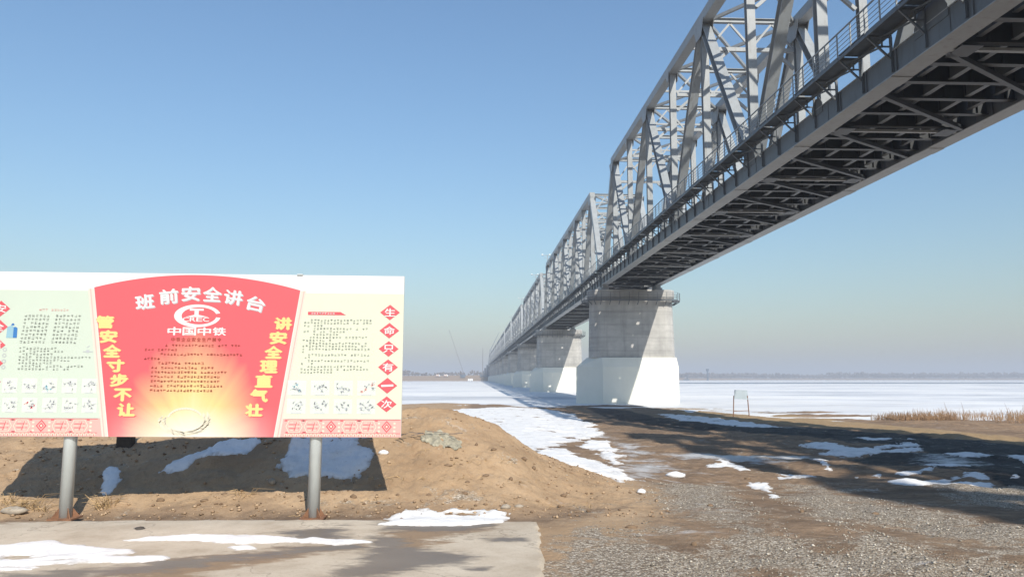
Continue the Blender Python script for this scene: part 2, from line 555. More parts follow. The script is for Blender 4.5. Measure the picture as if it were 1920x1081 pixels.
SLAB_Z = -1.985
SLAB = [(-14.0, 3.0), (0.62, 3.0), (0.70, 7.9), (0.86, 11.05), (-2.0, 11.32), (-6.0, 11.40), (-14.0, 11.35)]

SNOW = [
    ([(722, 974), (760, 964), (840, 959), (930, 957), (960, 963), (945, 975), (880, 980), (780, 982)], .10, .045),
    # outline in the photo, edge width in metres, thickness
    ([(836, 768), (957, 763), (1010, 765), (1057, 772), (1103, 790), (1128, 806), (1133, 814), (1120, 820), (1087, 829), (1050, 833), (1000, 845), (950, 830), (900, 800), (860, 792)], .35, .09),
    ([(1027, 776), (1077, 775), (1113, 799), (1083, 797)], .3, .06),
    ([(1090, 835), (1140, 822), (1170, 853), (1157, 870), (1117, 851)], .25, .08),
    ([(1018, 843), (1077, 852), (1140, 872), (1195, 907), (1170, 914), (1107, 908), (1070, 895), (1030, 872), (1000, 850)], .22, .08),
    ([(1020, 841), (1050, 838), (1080, 851), (1060, 853)], .2, .05),
    ([(1235, 776), (1280, 777), (1330, 782), (1400, 791), (1467, 800), (1420, 801), (1347, 796), (1280, 788)], .4, .07),
    ([(1260, 766), (1313, 771), (1290, 773)], .3, .05),
    ([(1497, 834), (1564, 832), (1601, 839), (1650, 837), (1681, 836), (1700, 824), (1712, 820), (1724, 837), (1711, 850), (1660, 852), (1614, 855), (1581, 858), (1530, 852), (1545, 843)], .25, .10),
    ([(1510, 857), (1547, 862), (1561, 878), (1548, 876), (1530, 866)], .15, .08),
    ([(1323, 872), (1347, 863), (1390, 868), (1408, 884), (1370, 876)], .13, .05),
    ([(1442, 892), (1480, 886), (1510, 891), (1534, 900), (1480, 902)], .13, .05),
    ([(1587, 888), (1610, 887), (1626, 894)], .1, .04),
    ([(1627, 885), (1657, 883), (1650, 888)], .1, .04),
    ([(1671, 884), (1754, 877), (1745, 882), (1690, 888)], .15, .05),
    ([(1647, 908), (1671, 902), (1714, 896), (1780, 892), (1835, 884), (1863, 903), (1831, 908), (1760, 908), (1697, 914)], .2, .06),
    ([(1774, 852), (1821, 847), (1858, 857), (1801, 860)], .25, .05),
    ([(1885, 850), (1930, 852), (1930, 866), (1900, 860)], .25, .05),
    ([(1404, 903), (1437, 905), (1448, 918), (1455, 934), (1440, 925), (1428, 914)], .13, .05),
    ([(1700, 872), (1790, 868), (1850, 872), (1790, 876)], .2, .03),
    ([(1600, 822), (1660, 822), (1690, 820), (1660, 826)], .25, .06),
    ([(1900, 895), (1905, 890), (1912, 897)], .1, .04),
    # on the mound, in the shade of the board
    ([(298, 886), (315, 872), (380, 846), (420, 832), (470, 818), (545, 816), (500, 828), (465, 838), (463, 853), (420, 857), (370, 862), (350, 880), (320, 888)], .10, .06),
    ([(530, 880), (528, 865), (548, 826), (600, 818), (665, 822), (704, 842), (703, 870), (690, 885), (640, 898), (580, 905), (545, 900)], .10, .07),
    ([(560, 818), (640, 812), (690, 818), (640, 826)], .1, .05),
    ([(193, 925), (196, 880), (210, 872), (226, 878), (217, 915), (205, 926)], .07, .05),
]
SNOW_SLAB = [
    ([(-60, 1030), (20, 1024), (110, 1018), (165, 1030), (260, 1036), (330, 1048), (300, 1056), (220, 1063), (120, 1068), (60, 1076), (-60, 1085)], .09, .05),
    ([(235, 1018), (300, 1010), (400, 1006), (500, 1007), (640, 1016), (700, 1021), (630, 1026), (560, 1022), (450, 1026), (330, 1022)], .07, .03),
    ([(420, 1030), (470, 1026), (480, 1034), (440, 1036)], .05, .02),
    ([(712, 990), (750, 982), (840, 978), (930, 977), (968, 980), (935, 987), (880, 992), (800, 993)], .06, .05),
    ([(205, 1073), (260, 1071), (280, 1078), (230, 1081)], .06, .015),
]
WET = [
    ([(700, 982), (740, 985), (880, 990), (960, 970), (930, 985), (905, 998), (820, 1003), (720, 998)], .38),
    ([(520, 1003), (640, 992), (650, 1012), (560, 1016)], .38),
    ([(690, 1010), (760, 1012), (760, 1030), (860, 1040), (900, 1050), (860, 1062), (790, 1070), (690, 1090), (600, 1090), (680, 1050)], .38),
    ([(900, 1014), (985, 1012), (988, 1020), (920, 1022)], .16),
    ([(330, 1052), (420, 1046), (600, 1028), (690, 1020), (680, 1034), (560, 1044), (400, 1062), (330, 1076), (250, 1082), (-60, 1100), (-60, 1088), (200, 1070)], .38),
    ([(860, 1070), (920, 1069), (910, 1076), (870, 1076)], .14),
    ([(250, 996), (270, 994), (268, 1000), (256, 1001)], .04),
]
MUD = [
    ([(760, 996), (860, 988), (930, 975), (920, 1000), (830, 1010), (800, 1034), (710, 1040), (700, 1015)], .5),
    ([(330, 1050), (480, 1040), (690, 1018), (700, 1030), (560, 1050), (330, 1090), (150, 1090)], .5),
    ([(-40, 975), (60, 975), (100, 986), (-40, 990)], .3),
]
GRAVEL = [
    ([(1018, 1030), (1090, 1003), (1190, 988), (1290, 965), (1240, 938), (1215, 915), (1260, 904), (1340, 906), (1420, 935), (1470, 930), (1500, 910), (1580, 912), (1640, 932), (1720, 955), (1800, 970), (1960, 1000), (1990, 1200), (1020, 1200)], .7),
    ([(1760, 912), (1850, 905), (1960, 905), (1960, 960), (1820, 945)], .6),
]
BARE = [([(1380, 925), (1450, 935), (1500, 950), (1560, 985), (1600, 1010), (1560, 1030), (1490, 1015), (1440, 980)], .5),
        ([(1250, 975), (1330, 985), (1350, 1015), (1270, 1030), (1180, 1010)], .6),
        ([(1590, 975), (1700, 990), (1850, 1020), (1930, 1050), (1800, 1050), (1680, 1020)], .6),
        ([(1380, 1070), (1500, 1065), (1520, 1095), (1400, 1100)], .3)]
DARK = [  # wet mud patches, extended so their dark colour also deepens the bridge shadow
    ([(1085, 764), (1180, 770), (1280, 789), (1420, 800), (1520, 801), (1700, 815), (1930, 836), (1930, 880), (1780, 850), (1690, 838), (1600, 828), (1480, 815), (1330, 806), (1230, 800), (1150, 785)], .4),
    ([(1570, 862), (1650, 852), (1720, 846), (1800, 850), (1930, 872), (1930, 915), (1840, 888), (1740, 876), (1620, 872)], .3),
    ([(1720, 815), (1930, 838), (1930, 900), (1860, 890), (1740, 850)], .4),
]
ICY = [
    ([(1165, 870), (1223, 861), (1255, 877), (1237, 895), (1187, 891)], .9),
    ([(1110, 812), (1160, 830), (1220, 850), (1180, 862), (1150, 822)], .9),
    ([(1240, 850), (1300, 846), (1380, 850), (1500, 853), (1540, 857), (1467, 864), (1350, 866), (1280, 862)], .9),
    ([(1740, 850), (1820, 862), (1880, 872), (1800, 874), (1730, 862)], .9),
    ([(1440, 800), (1500, 800), (1480, 804)], .9),
]
GRASS = [([(1230, 758), (1300, 759), (1420, 772), (1560, 785), (1700, 800), (1930, 822), (1930, 834), (1700, 812), (1520, 799), (1400, 790), (1280, 776)], 1.0)]


def mask_of(x, y, polys, soft_k=1.0):
    a = np.zeros(x.shape)
    for P, wd in polys:
        Q = GP(P)
        xs = [p[0] for p in Q]; ys = [p[1] for p in Q]
        k = (x > min(xs) - 2 * wd) & (x < max(xs) + 2 * wd) & (y > min(ys) - 2 * wd) & (y < max(ys) + 2 * wd)
        if not k.any(): continue
        s = np.clip(0.5 + sdist(x[k], y[k], Q) / (2 * wd), 0, 1)
        a[k] = np.maximum(a[k], s)
    return a


def grid_mesh(name, X, Y, Z, mat, attrs=None, keep=None, wrap=False):
    ny, nx = X.shape
    idx = np.arange(nx * ny).reshape(ny, nx)
    i1 = np.roll(idx, -1, 1) if wrap else idx[:, 1:]
    i0 = idx if wrap else idx[:, :-1]
    q = np.stack([i0[:-1], i1[:-1], i1[1:], i0[1:]], -1).reshape(-1, 4)
    V = np.stack([X, Y, Z], -1).reshape(-1, 3)
    if keep is not None:
        kq = keep.reshape(-1)[q].any(1); q = q[kq]
        used = np.unique(q); mp = np.full(nx * ny, -1); mp[used] = np.arange(len(used)); q = mp[q]; V = V[used]
        if attrs: attrs = {k: v.reshape(-1)[used] for k, v in attrs.items()}
    me = bpy.data.meshes.new(name)
    me.vertices.add(len(V)); me.vertices.foreach_set('co', V.astype(np.float32).ravel())
    me.loops.add(q.size); me.loops.foreach_set('vertex_index', q.astype(np.int32).ravel())
    me.polygons.add(len(q)); me.polygons.foreach_set('loop_start', np.arange(0, q.size, 4, dtype=np.int32))
    me.polygons.foreach_set('use_smooth', np.ones(len(q), bool))
    for k, v in (attrs or {}).items():
        at_ = me.attributes.new(k, 'FLOAT', 'POINT'); at_.data.foreach_set('value', v.astype(np.float32).ravel())
    me.materials.append(mat)
    me.update(calc_edges=True); me.validate()
    o = bpy.data.objects.new(name, me); COL.objects.link(o)
    return o


# one polar sheet round the camera out to the horizon; fine where the place is near and in view
ang = np.concatenate([np.arange(-39, 45, 0.09), np.arange(45, 321, 3.0)]) * math.pi / 180
rad = [0.6, 1.2, 2, 3, 4, 5]
while rad[-1] < 110:
    r_ = rad[-1]
    rad.append(r_ * (1.0045 if 9 < r_ < 24 else 1.0075))
while rad[-1] < 9000: rad.append(rad[-1] * 1.04)
rad = np.array(rad)
AA, RR = np.meshgrid(ang, rad)
GX = RR * np.sin(AA); GY = RR * np.cos(AA)
GZ = H(GX, GY)
on_slab = sdist(GX, GY, SLAB)
GZ = np.where(on_slab > 0.12, np.minimum(GZ, SLAB_Z - 0.12), GZ)
near = RR < 130
yard = np.clip(0.5 + (GX - np.interp(GY, [8, 9.5, 11, 13, 14.5, 16, 24, 60], [1.0, 1.7, 2.5, 3.2, 3.5, 3.5, 1.2, -1.0])) / 1.6, 0, 1) * (1 - sst(85, 100, RR) * 0)
yard = np.where(RR > 300, 0.4, yard)
mound_foot = np.clip(0.5 + sdist(GX, GY, [(-16, 10.9), (1.2, 10.9), (2.6, 12.6), (2.0, 12.9), (0.6, 12.1), (-1, 12.1), (-5.5, 12.2), (-6.5, 11.9), (-16, 12.3)]) / 0.9, 0, 1) * 0.75
yard = np.maximum(yard, mound_foot)
grav = mask_of(GX, GY, GRAVEL) * (1 - mask_of(GX, GY, BARE))
grav = np.maximum(grav, np.where((GY < 8) & (GX > 1.2), 0.9, 0)) * np.where(GX > 0.6, 1, 0)
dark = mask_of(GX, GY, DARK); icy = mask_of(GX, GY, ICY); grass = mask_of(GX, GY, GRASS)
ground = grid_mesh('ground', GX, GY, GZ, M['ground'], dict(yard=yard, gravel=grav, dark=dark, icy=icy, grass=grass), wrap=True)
tag(ground, kind='structure')

# concrete slab
sx = np.linspace(-14, 1.2, 380); sy = np.linspace(3.0, 11.6, 215)
SX, SY = np.meshgrid(sx, sy)
edge = sdist(SX, SY, SLAB) + 0.06 * fbm(SX, SY, 0.25, 4, 77)
SZ = SLAB_Z + 0.006 * fbm(SX, SY, 1.5, 3, 50) - 0.10 * sst(0.02, -0.05, edge) if False else SLAB_Z + 0.006 * fbm(SX, SY, 1.5, 3, 50) - 0.14 * (1 - sst(-0.05, 0.02, edge))
slab = grid_mesh('concrete_pavement', SX, SY, SZ, M['slab'], dict(wet=mask_of(SX, SY, WET), mud=mask_of(SX, SY, MUD)), keep=edge > -0.09)
tag(slab, kind='structure')


# snow lying on the ground and on the slab, with its own thickness
def snow_field(X, Y, base, polys, amp):
    best = np.full(X.shape, -1.0); th = np.zeros(X.shape)
    for P, wd, tk in polys:
        Q = GP(P, not 835 < P[0][0] < 1100 or P[0][1] > 900)
        xs = [p[0] for p in Q]; ys = [p[1] for p in Q]
        k = (X > min(xs) - 1) & (X < max(xs) + 1) & (Y > min(ys) - 1) & (Y < max(ys) + 1)
        if not k.any(): continue
        d = sdist(X[k], Y[k], Q)
        d = d + 1.1 * min(wd, .25) * fbm(X[k], Y[k], .2, 4, 67, .7)
        d = d + amp * wd * (2.0 * fbm(X[k] / (wd * 4.5 + .3), Y[k] / (wd * 4.5 + .3), 1.0, 6, 61, 0.68))
        s = np.clip(d / wd, -1, 1)
        b_ = best[k]; t_ = th[k]
        t_ = np.where(s > b_, tk, t_); b_ = np.maximum(b_, s)
        best[k] = b_; th[k] = t_
    holes = fbm(X * .35, Y * .8, 0.6, 5, 88, .6)
    best = best - np.clip((-0.20 - holes) * 6, 0, 1.6)
    Zs = base + np.where(best > 0, np.abs(best) ** 0.9 * .5, best * 1.3) * th + 0.012 * fbm(X, Y, 0.25, 3, 71) * (best > 0)
    return Zs, best > -0.25, best


front = np.zeros(AA.shape, bool); front[:, :933] = True
sel = slice(6, int(np.searchsorted(rad, 95)))
cs = slice(0, 933)
ZS, KS, BS = snow_field(GX[sel, cs], GY[sel, cs], GZ[sel, cs], SNOW, 1.0)
KS &= on_slab[sel, cs] < 0.06
sn = grid_mesh('snow', GX[sel, cs], GY[sel, cs], ZS, M['snow'], dict(depth=BS), keep=KS)
tag(sn, 'patches of old snow left lying on the brown soil and the sandy mound', 'snow', kind='stuff')
ZS, KS, BS2 = snow_field(SX, SY, SZ, SNOW_SLAB, 0.9)
sn2 = grid_mesh('snow', SX, SY, ZS, M['snow'], dict(depth=BS2), keep=KS & (edge > 0.02))
tag(sn2, 'thin melting snow streaks lying on the pale concrete in front of the notice board', 'snow', kind='stuff')

# river: snow-covered ice, and a strip of open water far out
xs = np.concatenate([np.linspace(-3000, -150, 40), np.linspace(-140, 160, 260), np.linspace(180, 4000, 60)])
ys = np.concatenate([np.linspace(-60, 10, 8), np.geomspace(14, 2600, 300)])
IX, IY = np.meshgrid(xs, ys)
nearf = 1 - sst(150, 600, IY)
IZ = RIVER_Z + nearf * (0.10 * fbm(IX, IY * 1.6, 14, 4, 101) + 0.05 * fbm(IX, IY * 2, 3.5, 3, 107))
ice = grid_mesh('river', IX, IY, IZ, M['ice'])
tag(ice, kind='structure')
wb = MB()
up_, lo_ = [], []
for i in range(60):
    x = 150 + i * 60.0
    lo_.append((x, 575 + 14 * math.sin(i * .5) + i * 1.0, RIVER_Z + .03)); up_.append((x, 690 + 30 * math.sin(i * .3 + 1) + min(i, 12) * 6, RIVER_Z + .03))
wb.add(lo_ + up_, [(i, i + 1, 60 + i + 1, 60 + i) for i in range(59)])
tag(wb.build('open_water', M['water']), kind='structure')


# ---------------------------------------------------------------- bridge
XC, HW = 24.5, 4.28                 # middle of the bridge, half distance between the two trusses
GRADE = math.atan(0.0045)
FL0 = 14.16                         # underside of the trusses at y = 0
TOPZ = 17.42                        # middle of the top chord above that underside


def span_parts(nodes):
    """all parts of one truss span: list of (name, builder, material, children)"""
    L = nodes[-1]; N = len(nodes) - 1
    out = []

    def P(name, mb, mat='steel', kids=()): out.append((name, mb, mat, list(kids)))
    for s in (-1, 1):
        x = s * HW
        b = MB()
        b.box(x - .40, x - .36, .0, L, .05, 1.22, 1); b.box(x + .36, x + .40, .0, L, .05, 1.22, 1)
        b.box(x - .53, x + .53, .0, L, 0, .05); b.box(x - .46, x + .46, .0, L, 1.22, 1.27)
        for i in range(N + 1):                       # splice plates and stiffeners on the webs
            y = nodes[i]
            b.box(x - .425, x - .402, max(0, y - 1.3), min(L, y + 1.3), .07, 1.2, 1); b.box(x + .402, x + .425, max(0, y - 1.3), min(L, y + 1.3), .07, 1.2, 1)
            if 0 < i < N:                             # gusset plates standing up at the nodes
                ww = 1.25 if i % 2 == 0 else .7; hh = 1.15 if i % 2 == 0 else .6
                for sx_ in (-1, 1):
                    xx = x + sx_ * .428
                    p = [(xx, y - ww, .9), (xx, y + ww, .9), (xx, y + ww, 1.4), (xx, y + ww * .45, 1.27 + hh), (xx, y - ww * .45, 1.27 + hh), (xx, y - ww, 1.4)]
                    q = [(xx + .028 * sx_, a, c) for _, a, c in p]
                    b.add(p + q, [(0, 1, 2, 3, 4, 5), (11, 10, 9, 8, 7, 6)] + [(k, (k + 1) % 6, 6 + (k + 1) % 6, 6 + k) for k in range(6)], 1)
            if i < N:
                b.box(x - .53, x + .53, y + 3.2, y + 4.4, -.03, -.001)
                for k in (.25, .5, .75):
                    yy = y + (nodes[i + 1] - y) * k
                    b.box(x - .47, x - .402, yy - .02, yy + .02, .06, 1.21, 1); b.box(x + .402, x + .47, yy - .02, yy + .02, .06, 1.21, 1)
        P('bottom_chord', b, 'steel_shaded')
        b = MB()
        y0, y1 = nodes[1], nodes[-2]
        b.box(x - .45, x + .45, y0 - .55, y1 + .55, TOPZ - .45, TOPZ + .45)
        for i in range(1, N):
            y = nodes[i]
            hh = 1.25 if i % 2 else .75; ww = 1.5 if i % 2 else .55
            for sx_ in (-1, 1):                       # gusset plates hanging from the chord
                xx = x + sx_ * .475
                p = [(xx, y - ww, TOPZ - .3), (xx, y + ww, TOPZ - .3), (xx, y + ww * .5, TOPZ - .45 - hh), (xx, y - ww * .5, TOPZ - .45 - hh)]
                q = [(xx + .03 * sx_, a, c) for _, a, c in p]
                b.add(p + q, [(0, 1, 2, 3), (7, 6, 5, 4), (0, 4, 5, 1), (1, 5, 6, 2), (2, 6, 7, 3), (3, 7, 4, 0)])
        P('top_chord', b)
        for i in (1, N - 1):                          # sloping end posts
            j = 0 if i == 1 else N
            b = MB()
            b.beam((x, nodes[j] + (.4 if j == 0 else -.4), 1.28), (x, nodes[i], TOPZ - .46), .86, .86)
            P('end_post', b)
        for i in range(1, N):
            b = MB()
            b.ibeam((x, nodes[i], 1.28), (x, nodes[i], TOPZ - .46), .62, .56, .05, side=(1, 0, 0))
            b.box(x - .03, x + .03, nodes[i] - .23, nodes[i] + .23, 1.28, TOPZ - .46)
            P('vertical_post', b)
        for i in range(1, N, 2):
            for j in (i - 1, i + 1):
                if j in (0, N): continue
                b = MB()
                b.ibeam((x, nodes[j] + (.35 if j < i else -.35), 1.28), (x, nodes[i] + (-.2 if j < i else .2), TOPZ - .46), .78, .72, .06)
                P('diagonal', b)
    xi = HW - .46
    b = MB()
    for i in range(1, N):                             # cross struts and the X bracing between the top chords
        y = nodes[i]
        b.ibeam((-xi, y, TOPZ + .1), (xi, y, TOPZ + .1), .40, .42, .04, side=(0, 1, 0))
        if i < N - 1:
            y2 = nodes[i + 1]
            b.beam((-xi, y + .2, TOPZ), (xi, y2 - .2, TOPZ), .30, .26, side=(0, 0, 1))
            b.beam((xi, y + .2, TOPZ), (-xi, y2 - .2, TOPZ), .28, .24, side=(0, 0, 1))
            b.beam((-xi, (y + y2) / 2, TOPZ - .05), (xi, (y + y2) / 2, TOPZ - .05), .22, .2, side=(0, 0, 1))
    P('top_bracing', b)
    for i in range(1, N):                             # sway frames
        y = nodes[i]; z1 = TOPZ - (3.2 if i in (1, N - 1) else 2.6)
        b = MB()
        b.beam((-xi, y, z1), (xi, y, z1), .3, .34, side=(0, 1, 0))
        for k in range(4):
            xa = -xi + 2 * xi * k / 4; xb = -xi + 2 * xi * (k + 1) / 4
            za, zb = (z1 + .15, TOPZ - .15) if k % 2 == 0 else (TOPZ - .15, z1 + .15)
            b.beam((xa, y, za), (xb, y, zb), .16, .18, side=(0, 1, 0))
        for s in (-1, 1):
            b.beam((s * xi, y, z1 - 1.7), (s * (xi - 1.7), y, z1 - .17), .26, .26, side=(0, 1, 0))
        P('sway_frame', b)
    for i in range(N):                                # floor beams
        for k in range(5):
            y = nodes[i] + (nodes[i + 1] - nodes[i]) * k / 5 + (.3 if i == 0 and k == 0 else 0)
            b = MB()
            b.ibeam((-HW + .41, y, .74), (HW - .41, y, .74), .36, 1.0, .05, side=(0, 1, 0))
            for q in range(-3, 4):                    # web stiffeners
                b.box(q * 1.1 - .02, q * 1.1 + .02, y - .17, y + .17, .30, 1.18)
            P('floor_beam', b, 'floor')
    for s in (-1.15, 1.15):
        b = MB()
        for i in range(N):
            for k in range(5):
                d = (nodes[i + 1] - nodes[i]) / 5; y = nodes[i] + d * k
                b.box(s - .15, s + .15, y + .2, y + d - .2, .34, .39); b.box(s - .03, s + .03, y + .2, y + d - .2, .39, 1.2)
        P('stringer', b, 'steel_shaded')
    for s in (-1, 1):                                 # edge girders of the deck, with stiffener ribs
        b = MB(); x = s * 2.72
        for i in range(N):
            for k in range(5):
                d = (nodes[i + 1] - nodes[i]) / 5; y = nodes[i] + d * k
                b.box(x - .02, x + .02, y + .19, y + d - .19, .50, 1.24); b.box(x - .13, x + .13, y + .19, y + d - .19, .46, .499)
                for q in (.3, .5, .7): b.box(x - .11, x - .021, y + d * q - .03, y + d * q + .03, .50, 1.22); b.box(x + .021, x + .11, y + d * q - .03, y + d * q + .03, .50, 1.22)
        P('edge_girder', b, 'steel_shaded')
    b = MB()
    b.box(-2.85, 2.85, .1, L - .1, 1.25, 1.55)
    b.box(-2.85, -2.65, .1, L - .1, 1.55, 2.05); b.box(2.65, 2.85, .1, L - .1, 1.55, 2.05)
    P('deck', b, 'deck')
    for i in range(N):                                # bottom laterals
        y, y2 = nodes[i], nodes[i + 1]
        b = MB()
        b.beam((-xi, y + .3, .10), (xi, y + .3, .10), .24, .14, side=(0, 1, 0)); P('lateral_strut', b); b = MB()
        ym = (y + y2) / 2
        b.beam((-xi, y + .5, .14), (xi, ym - .1, .14), .24, .26, side=(0, 0, 1))
        b.beam((-xi, ym + .3, .14), (xi, y2 - .2, .14), .24, .26, side=(0, 0, 1))
        for s in (-1, 1):
            b.box(s * (xi - .75) - .5, s * (xi - .75) + .5, y - .3, y + .9, .02, .05)
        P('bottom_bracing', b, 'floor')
    for s in (-1, 1):                                 # walkways with railings outside both trusses
        xo, xin = s * 6.0, s * 4.9
        b = MB(); r = MB()
        ny = int(L / 2.75); dy = L / ny
        for k in range(ny):
            y = k * dy
            b.box(min(xo, xin), max(xo, xin), y + .06, y + dy - .06, 2.06 + .05 * (k % 2), 2.12 + .05 * (k % 2))
            b.box(min(xo, xo - s * .08), max(xo, xo - s * .08), y + .03, y + dy - .03, 1.88, 2.055)
            b.box(min(xin, xin + s * .08), max(xin, xin + s * .08), y + .03, y + dy - .03, 1.88, 2.055)
        for k in range(ny + 1):
            y = min(L - .05, max(.05, k * dy))
            xc_ = s * (HW + .43)
            b.beam((xo, y, 1.95), (xc_, y, 1.95), .10, .12, side=(0, 1, 0))
            b.beam((xc_ + s * .05, y, 1.9), (xc_ + s * .05, y, .2), .12, .10, side=(1, 0, 0))
            b.beam((xo - s * .1, y, 1.9), (xc_ + s * .1, y, .85), .09, .09, side=(0, 1, 0))
            b.beam((s * 5.2, y, 1.9), (s * 5.2, y, 1.4), .07, .07, side=(0, 1, 0))
            b.beam((xc_, y, 1.45), (s * 5.4, y, 1.45), .07, .07, side=(0, 1, 0))
            if k < ny:
                b.beam((s * 5.2, y, 1.45), (s * 5.35, y + dy, 1.85), .07, .07, side=(1, 0, 0))
        for k in range(2 * ny + 1):
            y = min(L - .04, max(.04, k * dy / 2))
            r.box(xo - .03, xo + .03, y - .03, y + .03, 2.05, 3.3)
        for z in (2.32, 2.55, 2.78, 3.02): r.box(xo - .012, xo + .012, .02, L - .02, z - .012, z + .012)
        r.box(xo - .035, xo + .035, .02, L - .02, 3.28, 3.34)
        P('walkway', b, 'steel_dark', [('railing', r, 'steel')])
    return out


def make_span(nodes, y0, label, whole=False):
    parts = span_parts(nodes)
    loc = (XC, y0, FL0 + 0.0045 * y0)
    if whole:
        m = MB()
        for nme, b, mat, kids in parts:
            m.merge(b, {'deck': 1, 'steel_shaded': None, 'floor': 2, 'steel_dark': 3}.get(mat, 0) if nme != 'stringer' else 4)
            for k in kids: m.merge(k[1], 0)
        o = m.build('bridge_span', [M['steel'], M['deck'], M['floor'], M['steel_dark'], M['steel_shaded']], None)
        o.location = loc; o.rotation_euler = (GRADE, 0, 0)
    else:
        o = empty('bridge_span', loc, (GRADE, 0, 0))
        for nme, b, mat, kids in parts:
            p = b.build(nme, [M['steel'], M['steel_shaded']] if nme == 'bottom_chord' else M[mat], o)
            for kn, kb, km in kids: kb.build(kn, M[km], p)
    tag(o, label, 'bridge span', 'steel truss spans of the railway bridge')
    return o


e0, p0 = 10.7, 11.3
n0 = [0, e0] + [e0 + p0 * k for k in range(1, 9)] + [2 * e0 + p0 * 8]
Y_FIRST = 121.0 - n0[-1]
make_span(n0, Y_FIRST, 'nearest grey steel truss span, its dark underside running out over the right edge')
nn = [10.7 * k for k in range(11)]
Y1 = 122.0
proto = make_span(nn, Y1, 'grey steel truss span between the first and second concrete piers')
ordn = ['first', 'second', 'third', 'fourth', 'fifth', 'sixth', 'seventh', 'eighth', 'ninth', 'tenth', 'eleventh']
far_proto = None
for k in range(1, 10):
    y = Y1 + 108 * k
    lab = f'distant grey truss span between the {ordn[k]} and {ordn[k + 1]} concrete piers, counted from the near one'
    if k <= 2:
        o = copy_tree(proto)
    elif far_proto is None:
        o = far_proto = make_span(nn, y, lab, whole=True)
    else:
        o = far_proto.copy(); COL.objects.link(o)
    o.location = (XC, y, FL0 + 0.0045 * y)
    o['label'] = lab
# the span that comes before, overhead and behind the camera
o = make_span(nn, Y_FIRST - 1.0 - 107.0, 'grey truss span behind the camera whose lattice shadow falls across the dirt yard', whole=True)


def stadium(xl, xr, hy, z, n=10, point=0.0):
    """plan outline: straight sides along x with rounded ends"""
    r = []
    for i in range(n + 1):
        t = -math.pi / 2 + math.pi * i / n
        r.append((xr + hy * math.cos(t), hy * math.sin(t), z))
    for i in range(n + 1):
        t = math.pi / 2 + math.pi * i / n
        r.append((xl + hy * math.cos(t), hy * math.sin(t), z))
    return r


def make_pier(yc, label, full=True):
    top = FL0 + 0.0045 * yc - 0.75
    o = empty('bridge_pier', (XC, yc, RIVER_Z))
    zt = top - RIVER_Z; zp = 3.25 - RIVER_Z; zc = zt - 1.75
    # cream base with sloping shoulders and a pointed nose upstream
    def plan(xl, xm, xr, xrr, hy, z): return [(xl, 0, z), (xm, -hy, z), (xr, -hy, z), (xrr, -hy * .45, z), (xrr, hy * .45, z), (xr, hy, z), (xm, hy, z)]
    b = MB()
    b.loft([plan(-8.9, -5.0, 6.9, 7.35, 2.55, -3.0), plan(-8.8, -5.0, 6.9, 7.3, 2.5, zp - 1.5), plan(-7.1, -5.0, 6.7, 7.0, 2.05, zp)])
    b.build('base', M['pier_paint'], o)
    b = MB()
    b.loft([stadium(-5.1, 5.25, 1.72, zp + .003), stadium(-5.0, 5.12, 1.6, zc)])
    b.build('shaft', M['concrete'], o)
    b = MB()
    b.loft([stadium(-5.0, 5.1, 1.62, zc + .003), stadium(-5.12, 5.22, 1.86, zc + .5), stadium(-5.12, 5.22, 1.86, zt - .12), stadium(-5.06, 5.16, 1.8, zt)])
    b.build('cap', M['concrete'], o)
    for sx_ in (-1, 1):
        for sy_ in (-1, 1):
            g = MB()
            g.box(sx_ * HW - .6, sx_ * HW + .6, sy_ * .95 - .55, sy_ * .95 + .55, zt + .002, zt + .32)
            g.box(sx_ * HW - .38, sx_ * HW + .38, sy_ * .95 - .4, sy_ * .95 + .4, zt + .322, zt + .74)
            g.build('bearing', M['steel'], o)
    w_ = MB(); r = MB()
    zw = zc + .12
    outer = stadium(-5.12, 5.22, 2.75, zw, 8); inner = stadium(-5.05, 5.15, 1.9, zw, 8)
    n = len(outer)
    w_.add(outer + inner + [(x, y, z - .12) for x, y, z in outer] + [(x, y, z - .12) for x, y, z in inner],
           [f for i in range(n) for j in [(i + 1) % n] for f in ((i, j, n + j, n + i), (2 * n + i, 3 * n + i, 3 * n + j, 2 * n + j), (i, 2 * n + i, 2 * n + j, j))])
    pts = []
    for i in range(n):
        a = Vector(outer[i]); c = Vector(outer[(i + 1) % n]); L = (c - a).length
        m = max(1, int(L / 1.3))
        for k in range(m): pts.append(a.lerp(c, k / m))
    for i, a in enumerate(pts):
        c = pts[(i + 1) % len(pts)]
        r.tube(a, a + Vector((0, 0, 1.15)), .03, 5)
        for h in (.4, .78, 1.15): r.tube(a + Vector((0, 0, h)), c + Vector((0, 0, h)), .022, 4, caps=False)
        q = Vector((max(-5.1, min(5.2, a.x)), 0, 0)); d = Vector((a.x - q.x, a.y, 0)).normalized()
        w_.beam(a + Vector((0, 0, -.17)), a - d * 1.0 + Vector((0, 0, -.75)), .09, .09, side=(0, 0, 1) if abs(d.z) < .5 else (1, 0, 0))
    p = w_.build('inspection_walkway', M['steel_dark'], o)
    r.build('railing', M['steel_dark'], p)
    tag(o, label, 'bridge pier', 'concrete piers of the bridge')
    return o


for k in range(11):
    yc = 121.5 + 108 * k
    make_pier(yc, f'{ordn[k]} concrete pier from the camera, grey shaft on a cream painted base' if k else 'largest, nearest concrete pier with grey shaft on a cream painted base')
make_pier(Y_FIRST - 0.5, 'concrete pier outside the picture on the right, carrying the nearest span')

